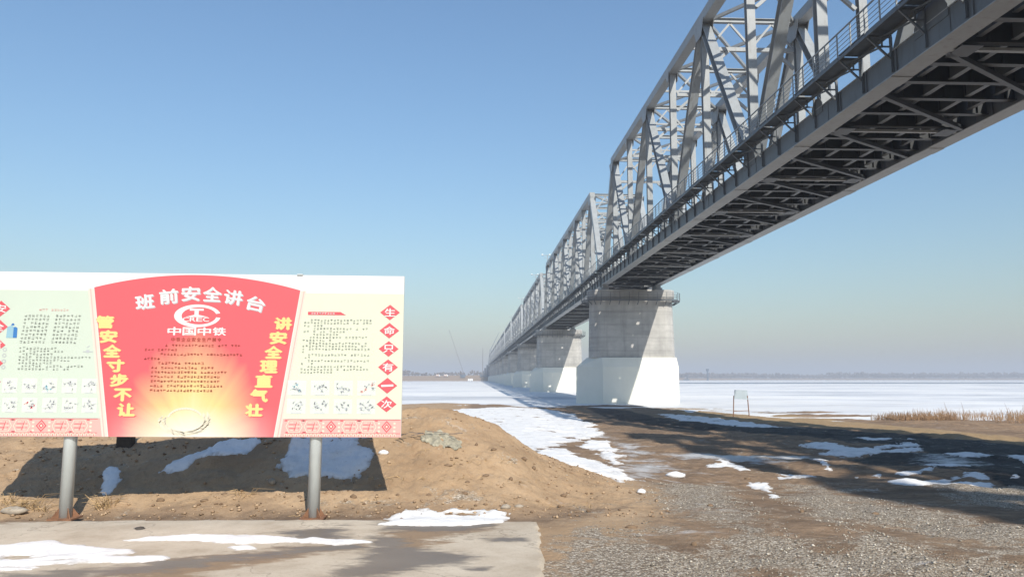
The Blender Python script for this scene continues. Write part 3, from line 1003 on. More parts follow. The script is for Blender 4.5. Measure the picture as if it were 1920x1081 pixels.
# lamp masts on top of the trusses
for k, (y, s) in enumerate(((218.5, -1), (262.0, -1), (345.0, -1), (452.0, -1))):
    zc = FL0 + .0045 * y + TOPZ + .46
    x = XC - HW
    o = empty('floodlight_mast', (x, y, zc))
    b = MB(); b.tube((0, 0, 0), (0, 0, 2.3), .1, 6); b.build('pole', M['steel'], o)
    b = MB(); b.beam((-1.7, 0, 2.2), (.9, 0, 2.2), .09, .12, side=(0, 1, 0)); b.beam((-1.2, 0, 1.5), (0, 0, 1.5), .06, .06, side=(0, 1, 0)); b.build('crossbar', M['steel'], o)
    for q in (-1.5, .6):
        h = MB(); h.box(q - .24, q + .24, -.3, .2, 2.27, 2.6); h.build('lamp_head', M['galv'], o)
    tag(o, ['floodlight mast on the truss top, largest and nearest of four', 'floodlight mast on the truss top, second from the near pier', 'floodlight mast on the truss top, third from the near pier', 'small far floodlight mast on the truss top near the bridge end'][k], 'floodlight', 'floodlight masts on the trusses')


# ---------------------------------------------------------------- the safety notice board
def bold_glyph(ch, offset=0.0):
    """outline of one character as (verts, faces) fitted to a unit box"""
    cu = bpy.data.curves.new('lettering', 'FONT')
    cu.body = ch; cu.size = 1.0; cu.offset = offset; cu.resolution_u = 3
    ob = bpy.data.objects.new('lettering', cu); COL.objects.link(ob)
    bpy.context.view_layer.update()
    dg = bpy.context.evaluated_depsgraph_get()
    me = ob.evaluated_get(dg).to_mesh()
    v = [(p.co.x, p.co.y) for p in me.vertices]; f = [tuple(p.vertices) for p in me.polygons]
    ob.evaluated_get(dg).to_mesh_clear()
    bpy.data.objects.remove(ob); bpy.data.curves.remove(cu)
    return v, f


_gl = {}


def put_glyph(mb, ch, cx, cz, wd, ht, y, rot=0.0, offset=0.0, fit=True, shear=0.0, mi=0):
    k = ch; bold = offset
    if k not in _gl: _gl[k] = bold_glyph(ch)
    v, f = _gl[k]
    if not v: return
    x0 = min(p[0] for p in v); x1 = max(p[0] for p in v); z0 = min(p[1] for p in v); z1 = max(p[1] for p in v)
    sx_ = wd / (x1 - x0); sz_ = ht / (z1 - z0)
    if not fit: sx_ = sz_ = ht
    c, s = math.cos(rot), math.sin(rot)
    P = []
    for px, pz in v:
        a = (px - (x0 + x1) / 2) * sx_; b = (pz - (z0 + z1) / 2) * sz_
        a += shear * b
        P.append((cx + a * c - b * s, y, cz + a * s + b * c))
    # make sure the faces look towards -y
    F = []
    for q in f:
        n = (Vector(P[q[1]]) - Vector(P[q[0]])).cross(Vector(P[q[2]]) - Vector(P[q[0]]))
        F.append(tuple(q) if n.y < 0 else tuple(reversed(q)))
    # a heavier face: the same character laid a few times with tiny shifts
    for k, (ox, oz) in enumerate(((0, 0), (1, 0), (-1, 0), (0, 1), (0, -1))[:5 if bold else 1]):
        mb.add([(a_ + ox * bold * wd, b_ - .00012 * k, c_ + oz * bold * ht) for a_, b_, c_ in P], F, mi)


def tiny_text(mb, x0, x1, z, h, y, pitch=None, skip=0.10, indent=0, dens=1.0, rn=None):
    """a row of unreadably small printed characters"""
    rn = rn or rng
    pitch = pitch or h * 1.18
    x = x0 + indent * pitch
    while x + h < x1:
        if rn.random() > skip:
            c = x + h / 2; t = h * 0.13
            for _ in range(rn.randint(2, 3)):
                zz = z + rn.uniform(.1, .9) * h
                mb.line(x + h * rn.uniform(0, .15), zz, x + h * rn.uniform(.8, 1), zz + h * rn.uniform(-.08, .08), t, y)
            for _ in range(rn.randint(1, 2)):
                xx = x + rn.uniform(.2, .8) * h
                mb.line(xx, z + h * rn.uniform(0, .2), xx + h * rn.uniform(-.15, .15), z + h * rn.uniform(.8, 1), t, y)
        x += pitch


def print_mat(name, col, rough=0.5):
    m, t, n, b = new_mat(name)
    col = tuple(c * .79 for c in col)
    f = noise(t, 1.3, 4, 0.6)
    t.links.new(ramp(t, f, [(0.3, tuple(c * .96 for c in col)), (0.7, col)]), b.inputs['Base Color'])
    b.inputs['Roughness'].default_value = rough
    b.inputs['Specular IOR Level'].default_value = 0.35
    return m


M['p_white'] = print_mat('printed_white', (0.80, 0.80, 0.79))
M['p_mint'] = print_mat('printed_mint', (0.60, 0.68, 0.585))
M['p_cream'] = print_mat('printed_cream', (0.70, 0.73, 0.585))
M['p_red'] = print_mat('printed_red', (0.68, 0.11, 0.135))
M['p_pink'] = print_mat('printed_pink', (0.80, 0.46, 0.42))
M['p_palepink'] = print_mat('printed_pale_pink', (0.82, 0.66, 0.58))
M['p_yellow'] = print_mat('printed_yellow', (0.84, 0.66, 0.26))
M['p_ink'] = print_mat('printed_ink', (0.34, 0.37, 0.33))
M['p_ink_red'] = print_mat('printed_red_ink', (0.36, 0.06, 0.04))
M['p_grey'] = print_mat('printed_grey', (0.50, 0.53, 0.55))
M['p_lightgrey'] = print_mat('printed_light_grey', (0.62, 0.65, 0.66))
M['p_pale'] = print_mat('printed_pale_panel', (0.70, 0.75, 0.68))
M['p_blue'] = print_mat('printed_blue', (0.05, 0.20, 0.50))
M['p_cyan'] = print_mat('printed_pale_blue', (0.30, 0.50, 0.60))
M['p_band'] = print_mat('printed_band_pink', (0.76, 0.44, 0.40))
M['p_wreath'] = print_mat('printed_wreath', (0.78, 0.73, 0.58))


def red_field_mat():
    m, t, n, b = new_mat('printed_red_to_yellow')
    tc = nd(t, 'ShaderNodeTexCoord'); sp = nd(t, 'ShaderNodeSeparateXYZ')
    t.links.new(tc.outputs['Object'], sp.inputs[0])
    x = sp.outputs[0]; z = math_n(t, 'SUBTRACT', sp.outputs[2], 1.05)
    zz = math_n(t, 'MULTIPLY', z, 0.62)
    xx = math_n(t, 'MULTIPLY', x, 1.0)
    r_ = math_n(t, 'SQRT', math_n(t, 'ADD', math_n(t, 'POWER', math_n(t, 'ABSOLUTE', xx), 2.0), math_n(t, 'POWER', math_n(t, 'ABSOLUTE', zz), 2.0)))
    ang_ = math_n(t, 'ARCTAN2', z, x)
    no = nd(t, 'ShaderNodeTexNoise'); no.noise_dimensions = '1D'; no.inputs['Scale'].default_value = 3.6; no.inputs['Detail'].default_value = 3
    t.links.new(ang_, no.inputs['W'])
    rr = math_n(t, 'ADD', r_, math_n(t, 'MULTIPLY', math_n(t, 'SUBTRACT', no.outputs[0], .5), .30))
    c = ramp(t, rr, [(0.12, (0.76, 0.70, 0.44)), (0.46, (0.76, 0.58, 0.25)), (0.76, (0.73, 0.33, 0.20)), (1.0, (0.69, 0.12, 0.14))])
    # the foot fades to pale
    ft = ramp(t, sp.outputs[2], [(0.0, (0, 0, 0)), (1.0, (1, 1, 1))])
    fz = math_n(t, 'SUBTRACT', 1.0, math_n(t, 'DIVIDE', math_n(t, 'SUBTRACT', sp.outputs[2], 1.17), 0.42), clamp=True)
    fz = math_n(t, 'MULTIPLY', fz, math_n(t, 'SUBTRACT', 1.15, math_n(t, 'MULTIPLY', math_n(t, 'ABSOLUTE', x), 0.92), clamp=True), clamp=True)
    c = mixc(t, fz, c, (0.80, 0.74, 0.66))
    c = mixc(t, 1.0, c, (.80, .80, .80), 'MULTIPLY')
    t.links.new(c, b.inputs['Base Color'])
    b.inputs['Roughness'].default_value = 0.5
    b.inputs['Specular IOR Level'].default_value = 0.35
    return m


M['p_field'] = red_field_mat()

BX, BY = -4.105, 11.4
board = empty('notice_board', (BX, BY, SLAB_Z), (0, R(0.35), 0))
tag(board, 'wide white safety notice board with a red arched centre panel on two steel posts', 'notice board')


def bx(x): return x - BX                 # world x at the board -> local


def bz(z): return z - SLAB_Z


zb, zt_ = bz(-.832), bz(1.527)
xl, xr = -3.0, 3.0
b = MB(); b.box(xl, xr, 0.0, .045, zb, zt_); b.build('panel', M['p_white'], board)
b = MB()
for z in (zb + .06, (zb + zt_) / 2, zt_ - .06): b.box(xl + .03, xr - .03, .047, .087, z - .03, z + .03)
for x in (xl + .06, -1.75, 0, 1.75, xr - .06): b.box(x - .03, x + .03, .0475, .0865, zb + .09, zt_ - .09)
b.box(bx(-2.62) - .06, bx(-2.62) + .02, -.02, .03, zt_ - .001, zt_ + .015)
b.build('back_frame', M['galv'], board)
# left and right printed leaves
ztop = bz(1.26); zband = bz(-.572)
EL = [(bx(-5.60), bz(1.30)), (bx(-5.262), zb)]       # edges of the red field, top to bottom
ER = [(bx(-2.632), bz(1.28)), (bx(-2.932), zb)]


def lerp_x(E, z): return E[0][0] + (E[1][0] - E[0][0]) * (z - E[0][1]) / (E[1][1] - E[0][1])


b = MB(); b.flat([(xl + .002, zband), (lerp_x(EL, zband) - .09, zband), (lerp_x(EL, ztop) - .09, ztop), (xl + .002, ztop)], -.003)
leaf_l = b.build('left_print', M['p_mint'], board)
b = MB(); b.flat([(lerp_x(ER, zband) + .09, zband), (xr - .002, zband), (xr - .002, ztop), (lerp_x(ER, ztop) + .09, ztop)], -.003)
leaf_r = b.build('right_print', M['p_cream'], board)
for E, s in ((EL, -1), (ER, 1)):
    b = MB()
    for a, c, mi in ((.012, .05, 0), (.05, .065, 1), (.065, .09, 0)):
        p = [(lerp_x(E, zb) + s * a, zb), (lerp_x(E, zb) + s * c, zb), (lerp_x(E, ztop + .03) + s * c, ztop + .03), (lerp_x(E, ztop + .03) + s * a, ztop + .03)]
        b.flat(p if s > 0 else [p[1], p[0], p[3], p[2]], -.004, mi)
    b.build('edge_stripe', [M['p_palepink'], M['p_pink']], board)
# red field with its arched top
pts = [(lerp_x(EL, zb), zb), (lerp_x(ER, zb), zb)]
xa, xb_ = lerp_x(EL, bz(1.325)), lerp_x(ER, bz(1.30))
top = []
for i in range(33):
    u = i / 32; x = xb_ + (xa - xb_) * u
    q = (2 * u - 1)
    top.append((x, bz(1.515) - .205 * q * q - .012 * (1 - u)))
b = MB(); b.flat(pts + top, -.006)
field = b.build('red_field', M['p_field'], board)
# heading in an arc
b = MB(); sh = MB()
tx = [248 + 20, 316, 357 - 2, 395 + 2, 433, 474]
title = '班前安全讲台'
tp = [(-4.870, 1.107, 9), (-4.530, 1.190, 6), (-4.215, 1.232, 1.5), (-3.905, 1.228, -2), (-3.60, 1.185, -7), (-3.27, 1.095, -12)]
for ch, (x, z, a) in zip(title, tp):
    put_glyph(sh, ch, bx(x) + .012, bz(z) - .012, .26, .205, -.0075, R(a), .028)
    put_glyph(b, ch, bx(x), bz(z), .26, .205, -.009, R(a), .022)
b.merge(sh, 1)
b.build('title_lettering', [M['p_white'], M['p_grey']], field)
# emblem: a C-shaped ring, a rail section and small letters
b = MB()
ex, ez = bx(-4.10), bz(.908)
def ell(a, rx, rz, ox=0): return (ex + ox + rx * math.cos(a), ez + rz * math.sin(a))
n = 48; a0, a1 = R(14), R(360 - 9)
for i in range(n):
    t0 = a0 + (a1 - a0) * i / n; t1 = a0 + (a1 - a0) * (i + 1) / n
    b.flat([ell(t0, .335, .166), ell(t1, .335, .166), ell(t1, .25, .126, .022), ell(t0, .25, .126, .022)], -.009)
b.strip(ex - .115, ex + .085, ez + .075, ez + .105, -.009)
b.strip(ex - .045, ex + .015, ez - .0, ez + .075, -.009)
b.flat([(ex - .17, ez - .018), (ex + .16, ez - .018), (ex + .03, ez + .012), (ex - .06, ez + .012)], -.0092)
for ch, x in zip('CREC', (-.165, -.065, .03, .125)):
    put_glyph(b, ch, ex + x, ez - .053, .085, .06, -.0094, 0, .02)
b.build('emblem', M['p_white'], field)
b = MB()
for ch, x in zip('中国中铁', (-4.42, -4.205, -3.99, -3.775)):
    put_glyph(b, ch, bx(x), bz(.682), .185, .115, -.009, 0, .025)
b.build('company_lettering', M['p_white'], field)
b = MB()
for i, ch in enumerate('中铁企业安全生产禁令'):
    put_glyph(b, ch, bx(-4.43 + i * .0735), bz(.562), .058, .058, -.009, 0, .02)
b.build('heading_lettering', M['p_ink_red'], field)
b = MB(); rn = random.Random(3)
rows = [(-4.54, -3.42, .455, 0), (-4.83, -4.35, .39, 0), (-4.60, -3.42, .325, 0), (-4.83, -4.55, .262, 0)]
rows += [(-4.72, e, .198 - .0655 * i, 0) for i, e in enumerate((-3.90, -3.83, -3.55, -3.72, -3.72, -3.66, -3.80))]
for x0, x1, z, ind in rows:
    b = MB(); tiny_text(b, bx(x0), bx(x1), bz(z), .040, -.009, skip=.07, rn=rn); b.build('text_line', M['p_ink_red'], field)
b = MB(); rn = random.Random(5)                     # pale wreath at the foot
for i in range(46):
    a = R(-200 + 220 * i / 45)
    for rr in (1.0, .82):
        x = bx(-4.20) + .33 * rr * math.cos(a); z = bz(-.60) + .19 * rr * math.sin(a)
        b.line(x, z, x + .10 * math.cos(a + 1.2) * rn.uniform(.6, 1.1), z + .06 * math.sin(a + 1.2), .012, -.0088)
for i in range(16):
    a = R(20 + 140 * i / 15)
    b.line(bx(-4.20) + .24 * math.cos(a), bz(-.58) + .15 * math.sin(a), bx(-4.20) + .24 * math.cos(a + R(10)), bz(-.58) + .15 * math.sin(a + R(10)), .03, -.009)
b.build('wreath_print', M['p_wreath'], field)
# yellow slogan columns that lean with the edges of the field
for txt, xs0, xs1 in (('管安全寸步不让', -5.415, -5.035), ('讲安全理直气壮', -2.86, -3.225)):
    b = MB(); sh = MB()
    for i, ch in enumerate(txt):
        u = i / 6
        x = bx(xs0 + (xs1 - xs0) * u); z = bz(.805 - 1.255 * u)
        put_glyph(sh, ch, x + .01, z - .01, .245, .175, -.0075, 0, .07, shear=0.0)
        put_glyph(b, ch, x, z, .235, .17, -.009, 0, .062)
    b.merge(sh, 1)
    b.build('slogan_lettering', [M['p_yellow'], M['p_red']], field)
# left leaf : two columns of print, a second block, a drawing of a blue bottle
b = MB(); rn = random.Random(9)
tiny_text(b, bx(-6.36), bx(-5.93), bz(.955), .036, -.006, rn=rn)
o_ = b.build('small_heading', M['p_pink'], leaf_l)
b = MB()
for i in range(8):
    z = bz(.868 - .0545 * i); dx = -.006 * i
    tiny_text(b, bx(-6.56 + dx), bx(-6.18 + dx), z, .040, -.006, pitch=.053, skip=.04, rn=rn)
    b.build('text_line', M['p_ink'], leaf_l); b = MB()
    tiny_text(b, bx(-6.12 + dx), bx(-5.74 + dx), z, .040, -.006, pitch=.053, skip=.04, rn=rn)
    b.build('text_line', M['p_ink'], leaf_l); b = MB()
for i, e in enumerate((-5.86, -5.93, -6.10, -5.55, -5.86, -6.12, -5.66, -5.86)):
    tiny_text(b, bx(-6.60), bx(e), bz(.40 - .0425 * i), .036, -.006, pitch=.049, skip=.09, rn=rn); b.build('text_line', M['p_ink'], leaf_l); b = MB()
b = MB()
for i in range(4):
    x, z = bx(-6.80), bz(.395 - .083 * i)
    for k in range(6):
        a = R(60 * k); b.line(x + .02 * math.cos(a), z + .02 * math.sin(a), x + .032 * math.cos(a + 1), z + .032 * math.sin(a + 1), .01, -.006)
b.line(bx(-5.70), bz(.375), bx(-5.56), bz(.375), .012, -.006)
b.flat([(bx(-5.655), bz(.36)), (bx(-5.61), bz(.36)), (bx(-5.61), bz(.40)), (bx(-5.655), bz(.40))], -.0062)
b.line(bx(-5.65), bz(.43), bx(-5.61), bz(.46), .012, -.006)
b.build('small_symbols', M['p_grey'], leaf_l)
b = MB()
x, z = bx(-6.72), bz(.565)
b.flat([(x - .075, z), (x + .02, z), (x + .02, z + .155), (x + .0, z + .18), (x - .05, z + .165), (x - .07, z + .15)], -.006, 0)
b.flat([(x + .0205, z), (x + .075, z), (x + .075, z + .14), (x + .05, z + .16), (x + .0205, z + .155)], -.006, 1)
b.flat([(x - .02, z + .1802), (x + .03, z + .1802), (x + .02, z + .21), (x - .005, z + .21)], -.006, 1)
b.build('blue_drawing', [M['p_cyan'], M['p_blue']], leaf_l)


def pictogram(x, z, wd, ht, seed, parent, strong, accent=None):
    rn = random.Random(seed)
    b = MB()
    b.flat([(x - wd * .5, z - ht * .5), (x + wd * .5, z - ht * .5), (x + wd * .5, z + ht * .5), (x - wd * .5, z + ht * .5)], -.0045, 2)
    for k in range(9):                     # small drawn figures: heads, bodies, limbs, tools
        cx_ = x + rn.uniform(-.36, .36) * wd; cz_ = z + rn.uniform(-.25, .3) * ht
        r_ = rn.uniform(.05, .10) * ht
        mi = rn.choice((0, 0, 1)) if not (accent and k % 3 == 0) else 3
        m_ = 8
        b.flat([(cx_ + r_ * math.cos(2 * math.pi * i / m_), cz_ + r_ * math.sin(2 * math.pi * i / m_)) for i in range(m_)], -.006 - .0002 * k, mi)
        for _ in range(rn.randint(2, 4)):
            a = rn.uniform(0, 6.28); L = rn.uniform(.1, .28) * ht
            b.line(cx_, cz_, cx_ + L * math.cos(a), cz_ + L * math.sin(a), rn.uniform(.015, .035) * ht, -.006 - .0002 * k, mi)
    b.line(x - .28 * wd, z - .46 * ht, x + .28 * wd, z - .46 * ht, .014, -.006, 1)
    mats = [M['p_grey'] if strong else M['p_lightgrey'], M['p_lightgrey'], M['p_pale'], M[accent] if accent else M['p_grey']]
    b.build('pictogram', mats, parent)


for r_ in range(2):
    for c_ in range(5):
        acc = {(0, 2): 'p_cyan', (1, 1): 'p_red'}.get((r_, c_))
        pictogram(bx(-6.69 + .278 * c_ + .02 * r_), bz(-.115 - .275 * r_), .21, .21, 40 + r_ * 5 + c_, leaf_l, acc is not None, acc)
for r_ in range(2):
    for c_ in range(4):
        acc = {(0, 0): 'p_cyan', (0, 3): 'p_pink'}.get((r_, c_))
        pictogram(bx(-2.625 + .335 * c_), bz(-.125 - .265 * r_), .27, .215, 60 + r_ * 4 + c_, leaf_r, True, acc)
# right leaf : red heading bar and one block of print
b = MB(); b.flat([(bx(-2.505), bz(.938)), (bx(-1.95), bz(.938)), (bx(-2.03), bz(.985)), (bx(-2.505), bz(.985))], -.006)
bar = b.build('heading_bar', M['p_red'], leaf_r)
b = MB(); tiny_text(b, bx(-2.46), bx(-2.08), bz(.945), .033, -.008, rn=random.Random(2)); b2 = b.build('bar_lettering', M['p_white'], board)
b2['label'] = 'white print on the red heading bar'
b = MB(); rn = random.Random(12)
wid = [(2, 1), (0, 1), (0, .32), (2, .96), (0, .70), (2, .52), (2, .98), (0, .42), (2, .98), (0, .95), (0, 1), (0, .06), (2, 1), (0, .17), (2, 1), (0, .18), (2, .98), (0, 1), (0, .50)]
for i, (ind, f_) in enumerate(wid):
    x0 = -2.555 - .0018 * i; tiny_text(b, bx(x0), bx(x0) + f_ * 1.0, bz(.845 - .0425 * i), .035, -.006, pitch=.0475, indent=ind, skip=.08, rn=rn); b.build('text_line', M['p_ink'], leaf_r); b = MB()
# red diamonds with one white character each
for i, ch in enumerate('生命只有一次'):
    x, z = bx(-1.305 - .0035 * i), bz(.985 - .268 * i)
    b = MB(); b.flat([(x, z - .115), (x + .145, z), (x, z + .115), (x - .145, z)], -.0065)
    d = b.build('diamond', M['p_red'], board)
    g = MB()
    if ch == '一': put_glyph(g, ch, x, z, .17, .028, -.009, R(3), .02)
    else: put_glyph(g, ch, x, z, .155, .115, -.009, 0, .018)
    g.build('character', M['p_white'], d)
for i, ch in enumerate('安全重于泰山'):
    x, z = bx(-6.905 - .012 * i), bz(.985 - .262 * i)
    b = MB(); b.flat([(x, z - .115), (x + .135, z), (x, z + .115), (x - .135, z)], -.0065)
    d = b.build('diamond', M['p_red'], board)
    g = MB(); put_glyph(g, ch, x, z, .155, .115, -.009, 0, .018); g.build('character', M['p_white'], d)
# patterned borders along the foot
for xa_, xb2, E, s in ((xl + .002, None, EL, -1), (None, xr - .002, ER, 1)):
    z0, z1 = zb + .002, zband - .004
    e0_, e1_ = lerp_x(E, z0) + s * .092, lerp_x(E, z1) + s * .092
    b = MB()
    if s < 0: b.flat([(xa_, z0), (e0_, z0), (e1_, z1), (xa_, z1)], -.0035, 0); X0, X1 = xa_ + .01, e1_ - .03
    else: b.flat([(e0_, z0), (xb2, z0), (xb2, z1), (e1_, z1)], -.0035, 0); X0, X1 = e1_ + .03, xb2 - .01
    y = -.0055; lw = .009
    zl = z0 + .058; zh = z1 - .012; zm = (zl + zh) / 2
    b.line(X0, zl - .006, X1, zl - .006, .008, y, 1); b.line(X0, zh + .006, X1, zh + .006, .008, y, 1)
    x = X0                                           # crenellated foot
    while x + .05 < X1:
        b.line(x, z0 + .012, x, z0 + .044, .010, y, 2); b.line(x, z0 + .044, x + .026, z0 + .044, .010, y - .0003, 2); b.line(x + .026, z0 + .044, x + .026, z0 + .012, .010, y, 2)
        b.line(x + .013, z0 + .010, x + .013, z0 + .034, .007, y - .0005, 1)
        x += .052
    x = X0; k = 0
    seq = ('sq', 'med', 'sq', 'key', 'key')
    wds = {'sq': .055, 'med': .17, 'key': .26}
    k = 3 if s > 0 else 1
    while True:
        t_ = seq[k % 5]; wdt = wds[t_]
        if x + wdt > X1: break
        if t_ == 'sq':
            for q in range(3):
                zc_ = zl + .028 + q * (zh - zl - .04) / 2.6
                b.strip(x + .012, x + .043, zc_ - .014, zc_ + .014, y - .0004, 2)
        elif t_ == 'med':
            cx_ = x + wdt / 2
            for q, mi in ((1.0, 1), (.74, 0), (.5, 1), (.24, 2)):
                hx, hz = .075 * q, (zh - zl) * .47 * q
                b.flat([(cx_, zm - hz), (cx_ + hx, zm), (cx_, zm + hz), (cx_ - hx, zm)], y - .0002 * (2 - q) - .0004, mi)
        else:
            xa2, xb3 = x + .012, x + wdt - .012; c_ = .045
            hexa = [(xa2 + c_, zl + .006), (xb3 - c_, zl + .006), (xb3, zm), (xb3 - c_, zh - .006), (xa2 + c_, zh - .006), (xa2, zm)]
            for i in range(6): b.line(*hexa[i], *hexa[(i + 1) % 6], lw, y, 2)
            for i, q in enumerate((-.6, -.3, 0, .3, .6)):
                zz = zm + q * (zh - zl) / 2; ins = .03 + abs(q) * .05
                off = .035 if i % 2 else 0
                b.line(xa2 + ins, zz, (xa2 + xb3) / 2 - .012 + off, zz, lw, y, 1 if i % 2 else 2)
                b.line((xa2 + xb3) / 2 + .018 + off, zz, xb3 - ins, zz, lw, y, 1 if i % 2 else 2)
            b.line((xa2 + xb3) / 2, zl + .03, (xa2 + xb3) / 2 + .035, zh - .03, lw, y - .0003, 1)
            for px_ in (x + .01, x + wdt - .01):
                b.line(px_, zl + .01, px_ + .03, zl + .01, .014, y, 1); b.line(px_ - .02, zh - .01, px_ + .02, zh - .01, .014, y, 1)
        x += wdt; k += 1
    b.build('patterned_border', [M['p_band'], M['p_red'], M['p_cream']], board)
# posts
for x in (-5.855, -2.352):
    b = MB(); b.tube((bx(x), .135, .012), (bx(x), .135, zt_ - .2), .088, 20); ob = b.build('support_post', M['galv'], board, smooth=False)
    for p in ob.data.polygons: p.use_smooth = len(p.vertices) == 4
    f_ = MB(); f_.box(bx(x) - .17, bx(x) + .17, -.03, .30, -.01, .012)
    for q in range(4):
        a = R(45 + 90 * q); c, s = math.cos(a), math.sin(a)
        p0_ = Vector((bx(x) + .085 * c, .135 + .085 * s, .0)); p1_ = Vector((bx(x) + .19 * c, .135 + .19 * s, .0))
        n_ = Vector((-s, c, 0)) * .005
        f_.add([p0_ - n_ + Vector((0, 0, .012)), p1_ - n_ + Vector((0, 0, .012)), p0_ - n_ + Vector((0, 0, .15)), p0_ + n_ + Vector((0, 0, .012)), p1_ + n_ + Vector((0, 0, .012)), p0_ + n_ + Vector((0, 0, .15))],
               [(0, 1, 2), (5, 4, 3), (0, 3, 4, 1), (1, 4, 5, 2), (2, 5, 3, 0)])
    f_.build('base_plate', M['rust'], ob)

# ---------------------------------------------------------------- the small sign by the river
gx, gy = G(1390, 780)
gz = float(H(np.array([gx]), np.array([gy]))[0])
sc_ = gy * 1.0 / 1440
o = empty('small_sign', (gx, gy, gz - .05), (0, 0, R(-8)))
tag(o, 'small blank grey sign board on two thin brown legs beside the river bank', 'sign')
hb, ht_ = 19 * sc_ + .75, 50 * sc_ + .05
wl = 13.5 * sc_
b = MB()
b.add([(-wl * .92, -.03, hb), (wl * 1.02, -.03, hb - .04), (wl * .98, .16, ht_ - .03), (-wl * .76, .16, ht_), (-wl * .92, .01, hb), (wl * 1.02, .01, hb - .04), (wl * .98, .20, ht_ - .03), (-wl * .76, .20, ht_)],
      [(0, 1, 2, 3), (7, 6, 5, 4), (0, 4, 5, 1), (1, 5, 6, 2), (2, 6, 7, 3), (3, 7, 4, 0)])
b.build('board', M['grey_board'], o)
for s in (-1, 1):
    b = MB(); b.tube((s * wl * 1.08, 0, 0), (s * wl * .93, .03, hb + .3), .045, 6); b.build('leg', M['rust'], o)
b = MB(); b.beam((-wl, .02, .55), (wl, .02, .62), .05, .05, side=(0, 1, 0)); b.build('crosspiece', M['rust'], o)


# ---------------------------------------------------------------- stones, rags, sticks
M['snow_lump'] = snow_mat('dirty_snow_lump', (0.70, 0.70, 0.71), .3, 6)


def lump(name, px, py, wd, ht, mat, label, cat, seed, flat=.6, group=None, on_slab_=False):
    x, y = G(px, py); z = SLAB_Z if on_slab_ else float(H(np.array([x]), np.array([y]))[0])
    rn = random.Random(seed); rings = []
    for k in range(6):
        t = k / 5; rr = math.sin(math.pi * (.12 + .86 * t)) ** .7; zz = ht * (t ** .9) - .02
        ring = []
        for i in range(11):
            a = 2 * math.pi * i / 11
            q = rr * (1 + .25 * math.sin(2 * a + seed) + rn.uniform(-.16, .16))
            ring.append((wd / 2 * q * math.cos(a), wd / 2 * flat * q * math.sin(a), zz + rn.uniform(-.05, .05) * ht))
        rings.append(ring)
    b = MB(); b.loft(rings)
    o = b.build(name, mat, None, smooth=True, loc=(x, y, z)); tag(o, label, cat, group)
    return o


lump('snow_lump', 1267, 894, .42, .17, M['snow_lump'], 'rounded dirty snow lump on the brown yard right of the mound foot', 'snow lump', 3)
lump('snow_lump', 1203, 926, .22, .10, M['snow_lump'], 'small white snow lump lying by the tip of the snow patch on gravel', 'snow lump', 5)
lump('snow_lump', 719, 850, .16, .09, M['snow_lump'], 'small snow lump on the sunny sand just right of the board shadow', 'snow lump', 8)
lump('stone', 948, 954, .17, .08, M['stone'], 'pale flat stone at the mound foot, left of the pair', 'stone', 12)
lump('stone', 973, 951, .12, .06, M['stone'], 'smaller pale stone at the mound foot, right of the pair', 'stone', 14)
lump('stone', 262, 998, .17, .05, M['wood_dark'], 'dark stone lying alone on the pale concrete left of the board centre', 'stone', 17, on_slab_=True)
lump('stone', 25, 962, .35, .12, M['stone'], 'pale chalky stone by the straw at the far left of the mound foot', 'stone', 21)
lump('stone', 510, 911, .16, .11, M['stone'], 'grey stone at the lower edge of the board shadow', 'stone', 23)
for i in range(26):                       # clods and bits of rubble on the mound and the yard
    px, py = [(895, 838), (930, 850), (945, 838), (865, 872), (840, 875), (985, 865), (1000, 880), (915, 890), (880, 905), (800, 930), (870, 929), (750, 935), (560, 935), (420, 935), (380, 945), (300, 940), (660, 940), (1060, 930),
              (1120, 935), (1330, 950), (1500, 960), (1640, 960), (1180, 990), (1300, 1020), (1400, 900), (960, 900)][i]
    lump('clod', px + rng.uniform(-5, 5), py, rng.uniform(.06, .15), rng.uniform(.04, .08), M['clod'],
         'small brown clod of earth lying loose on the bare ground', 'clod', 30 + i, group='clods of earth')

# crumpled sack on the mound
gx, gy = G(830, 826)
u = np.linspace(-.5, .5, 44); v = np.linspace(-.5, .5, 26); UU, VV = np.meshgrid(u, v)
wx_ = gx + UU * .72 + VV * .12; wy_ = gy + VV * .55 - UU * .35
hz_ = H(wx_, wy_)
lim = (np.abs(UU) < .5 - .12 * np.abs(fbm(UU, VV, .3, 3, 5))) & (np.abs(VV) < .46 - .20 * fbm(UU, VV, .25, 3, 8) - .25 * np.abs(UU))
sack = grid_mesh('sack', wx_ - gx, wy_ - gy, hz_ + .02 + .045 * fbm(UU, VV, .22, 4, 6) + .012 * np.sin(UU * 34 + 5 * fbm(UU, VV, .3, 2, 2)), M['sack'], keep=lim)
sack.location = (gx, gy, 0)
tag(sack, 'crumpled torn woven sack lying flat on the sunny side of the sand mound', 'sack')
b = MB()
for i in range(9):
    t0 = rng.uniform(-.5, .5); b.tube((t0, rng.uniform(-.1, .1), .03 * i % .1), (t0 + rng.uniform(.1, .4), rng.uniform(-.3, .1), .06), .008, 4)
px, py = G(810, 822)
o = b.build('stick', M['twig'], None, loc=(px - .15, py, float(H(np.array([px]), np.array([py]))[0]) + .03)); tag(o, 'bundle of thin sticks beside the torn sack on the mound', 'sticks')
# dark stake behind the board
gx, gy, gz = at(236, 828, 14.6)
o = empty('wooden_stake', (gx, gy, float(H(np.array([gx]), np.array([gy]))[0]) - .1)); tag(o, 'short dark wooden block standing on the mound behind the notice board', 'stake')
b = MB(); b.loft([[(-.13, -.1, 0), (.13, -.1, 0), (.13, .1, 0), (-.13, .1, 0)], [(-.125, -.095, .5), (.13, -.1, .52), (.125, .1, .52), (-.13, .1, .5)]]); b.build('block', M['wood_dark'], o)
b = MB(); b.box(-.16, .16, -.13, .13, .521, .55); b.build('top_board', M['wood_dark'], o)


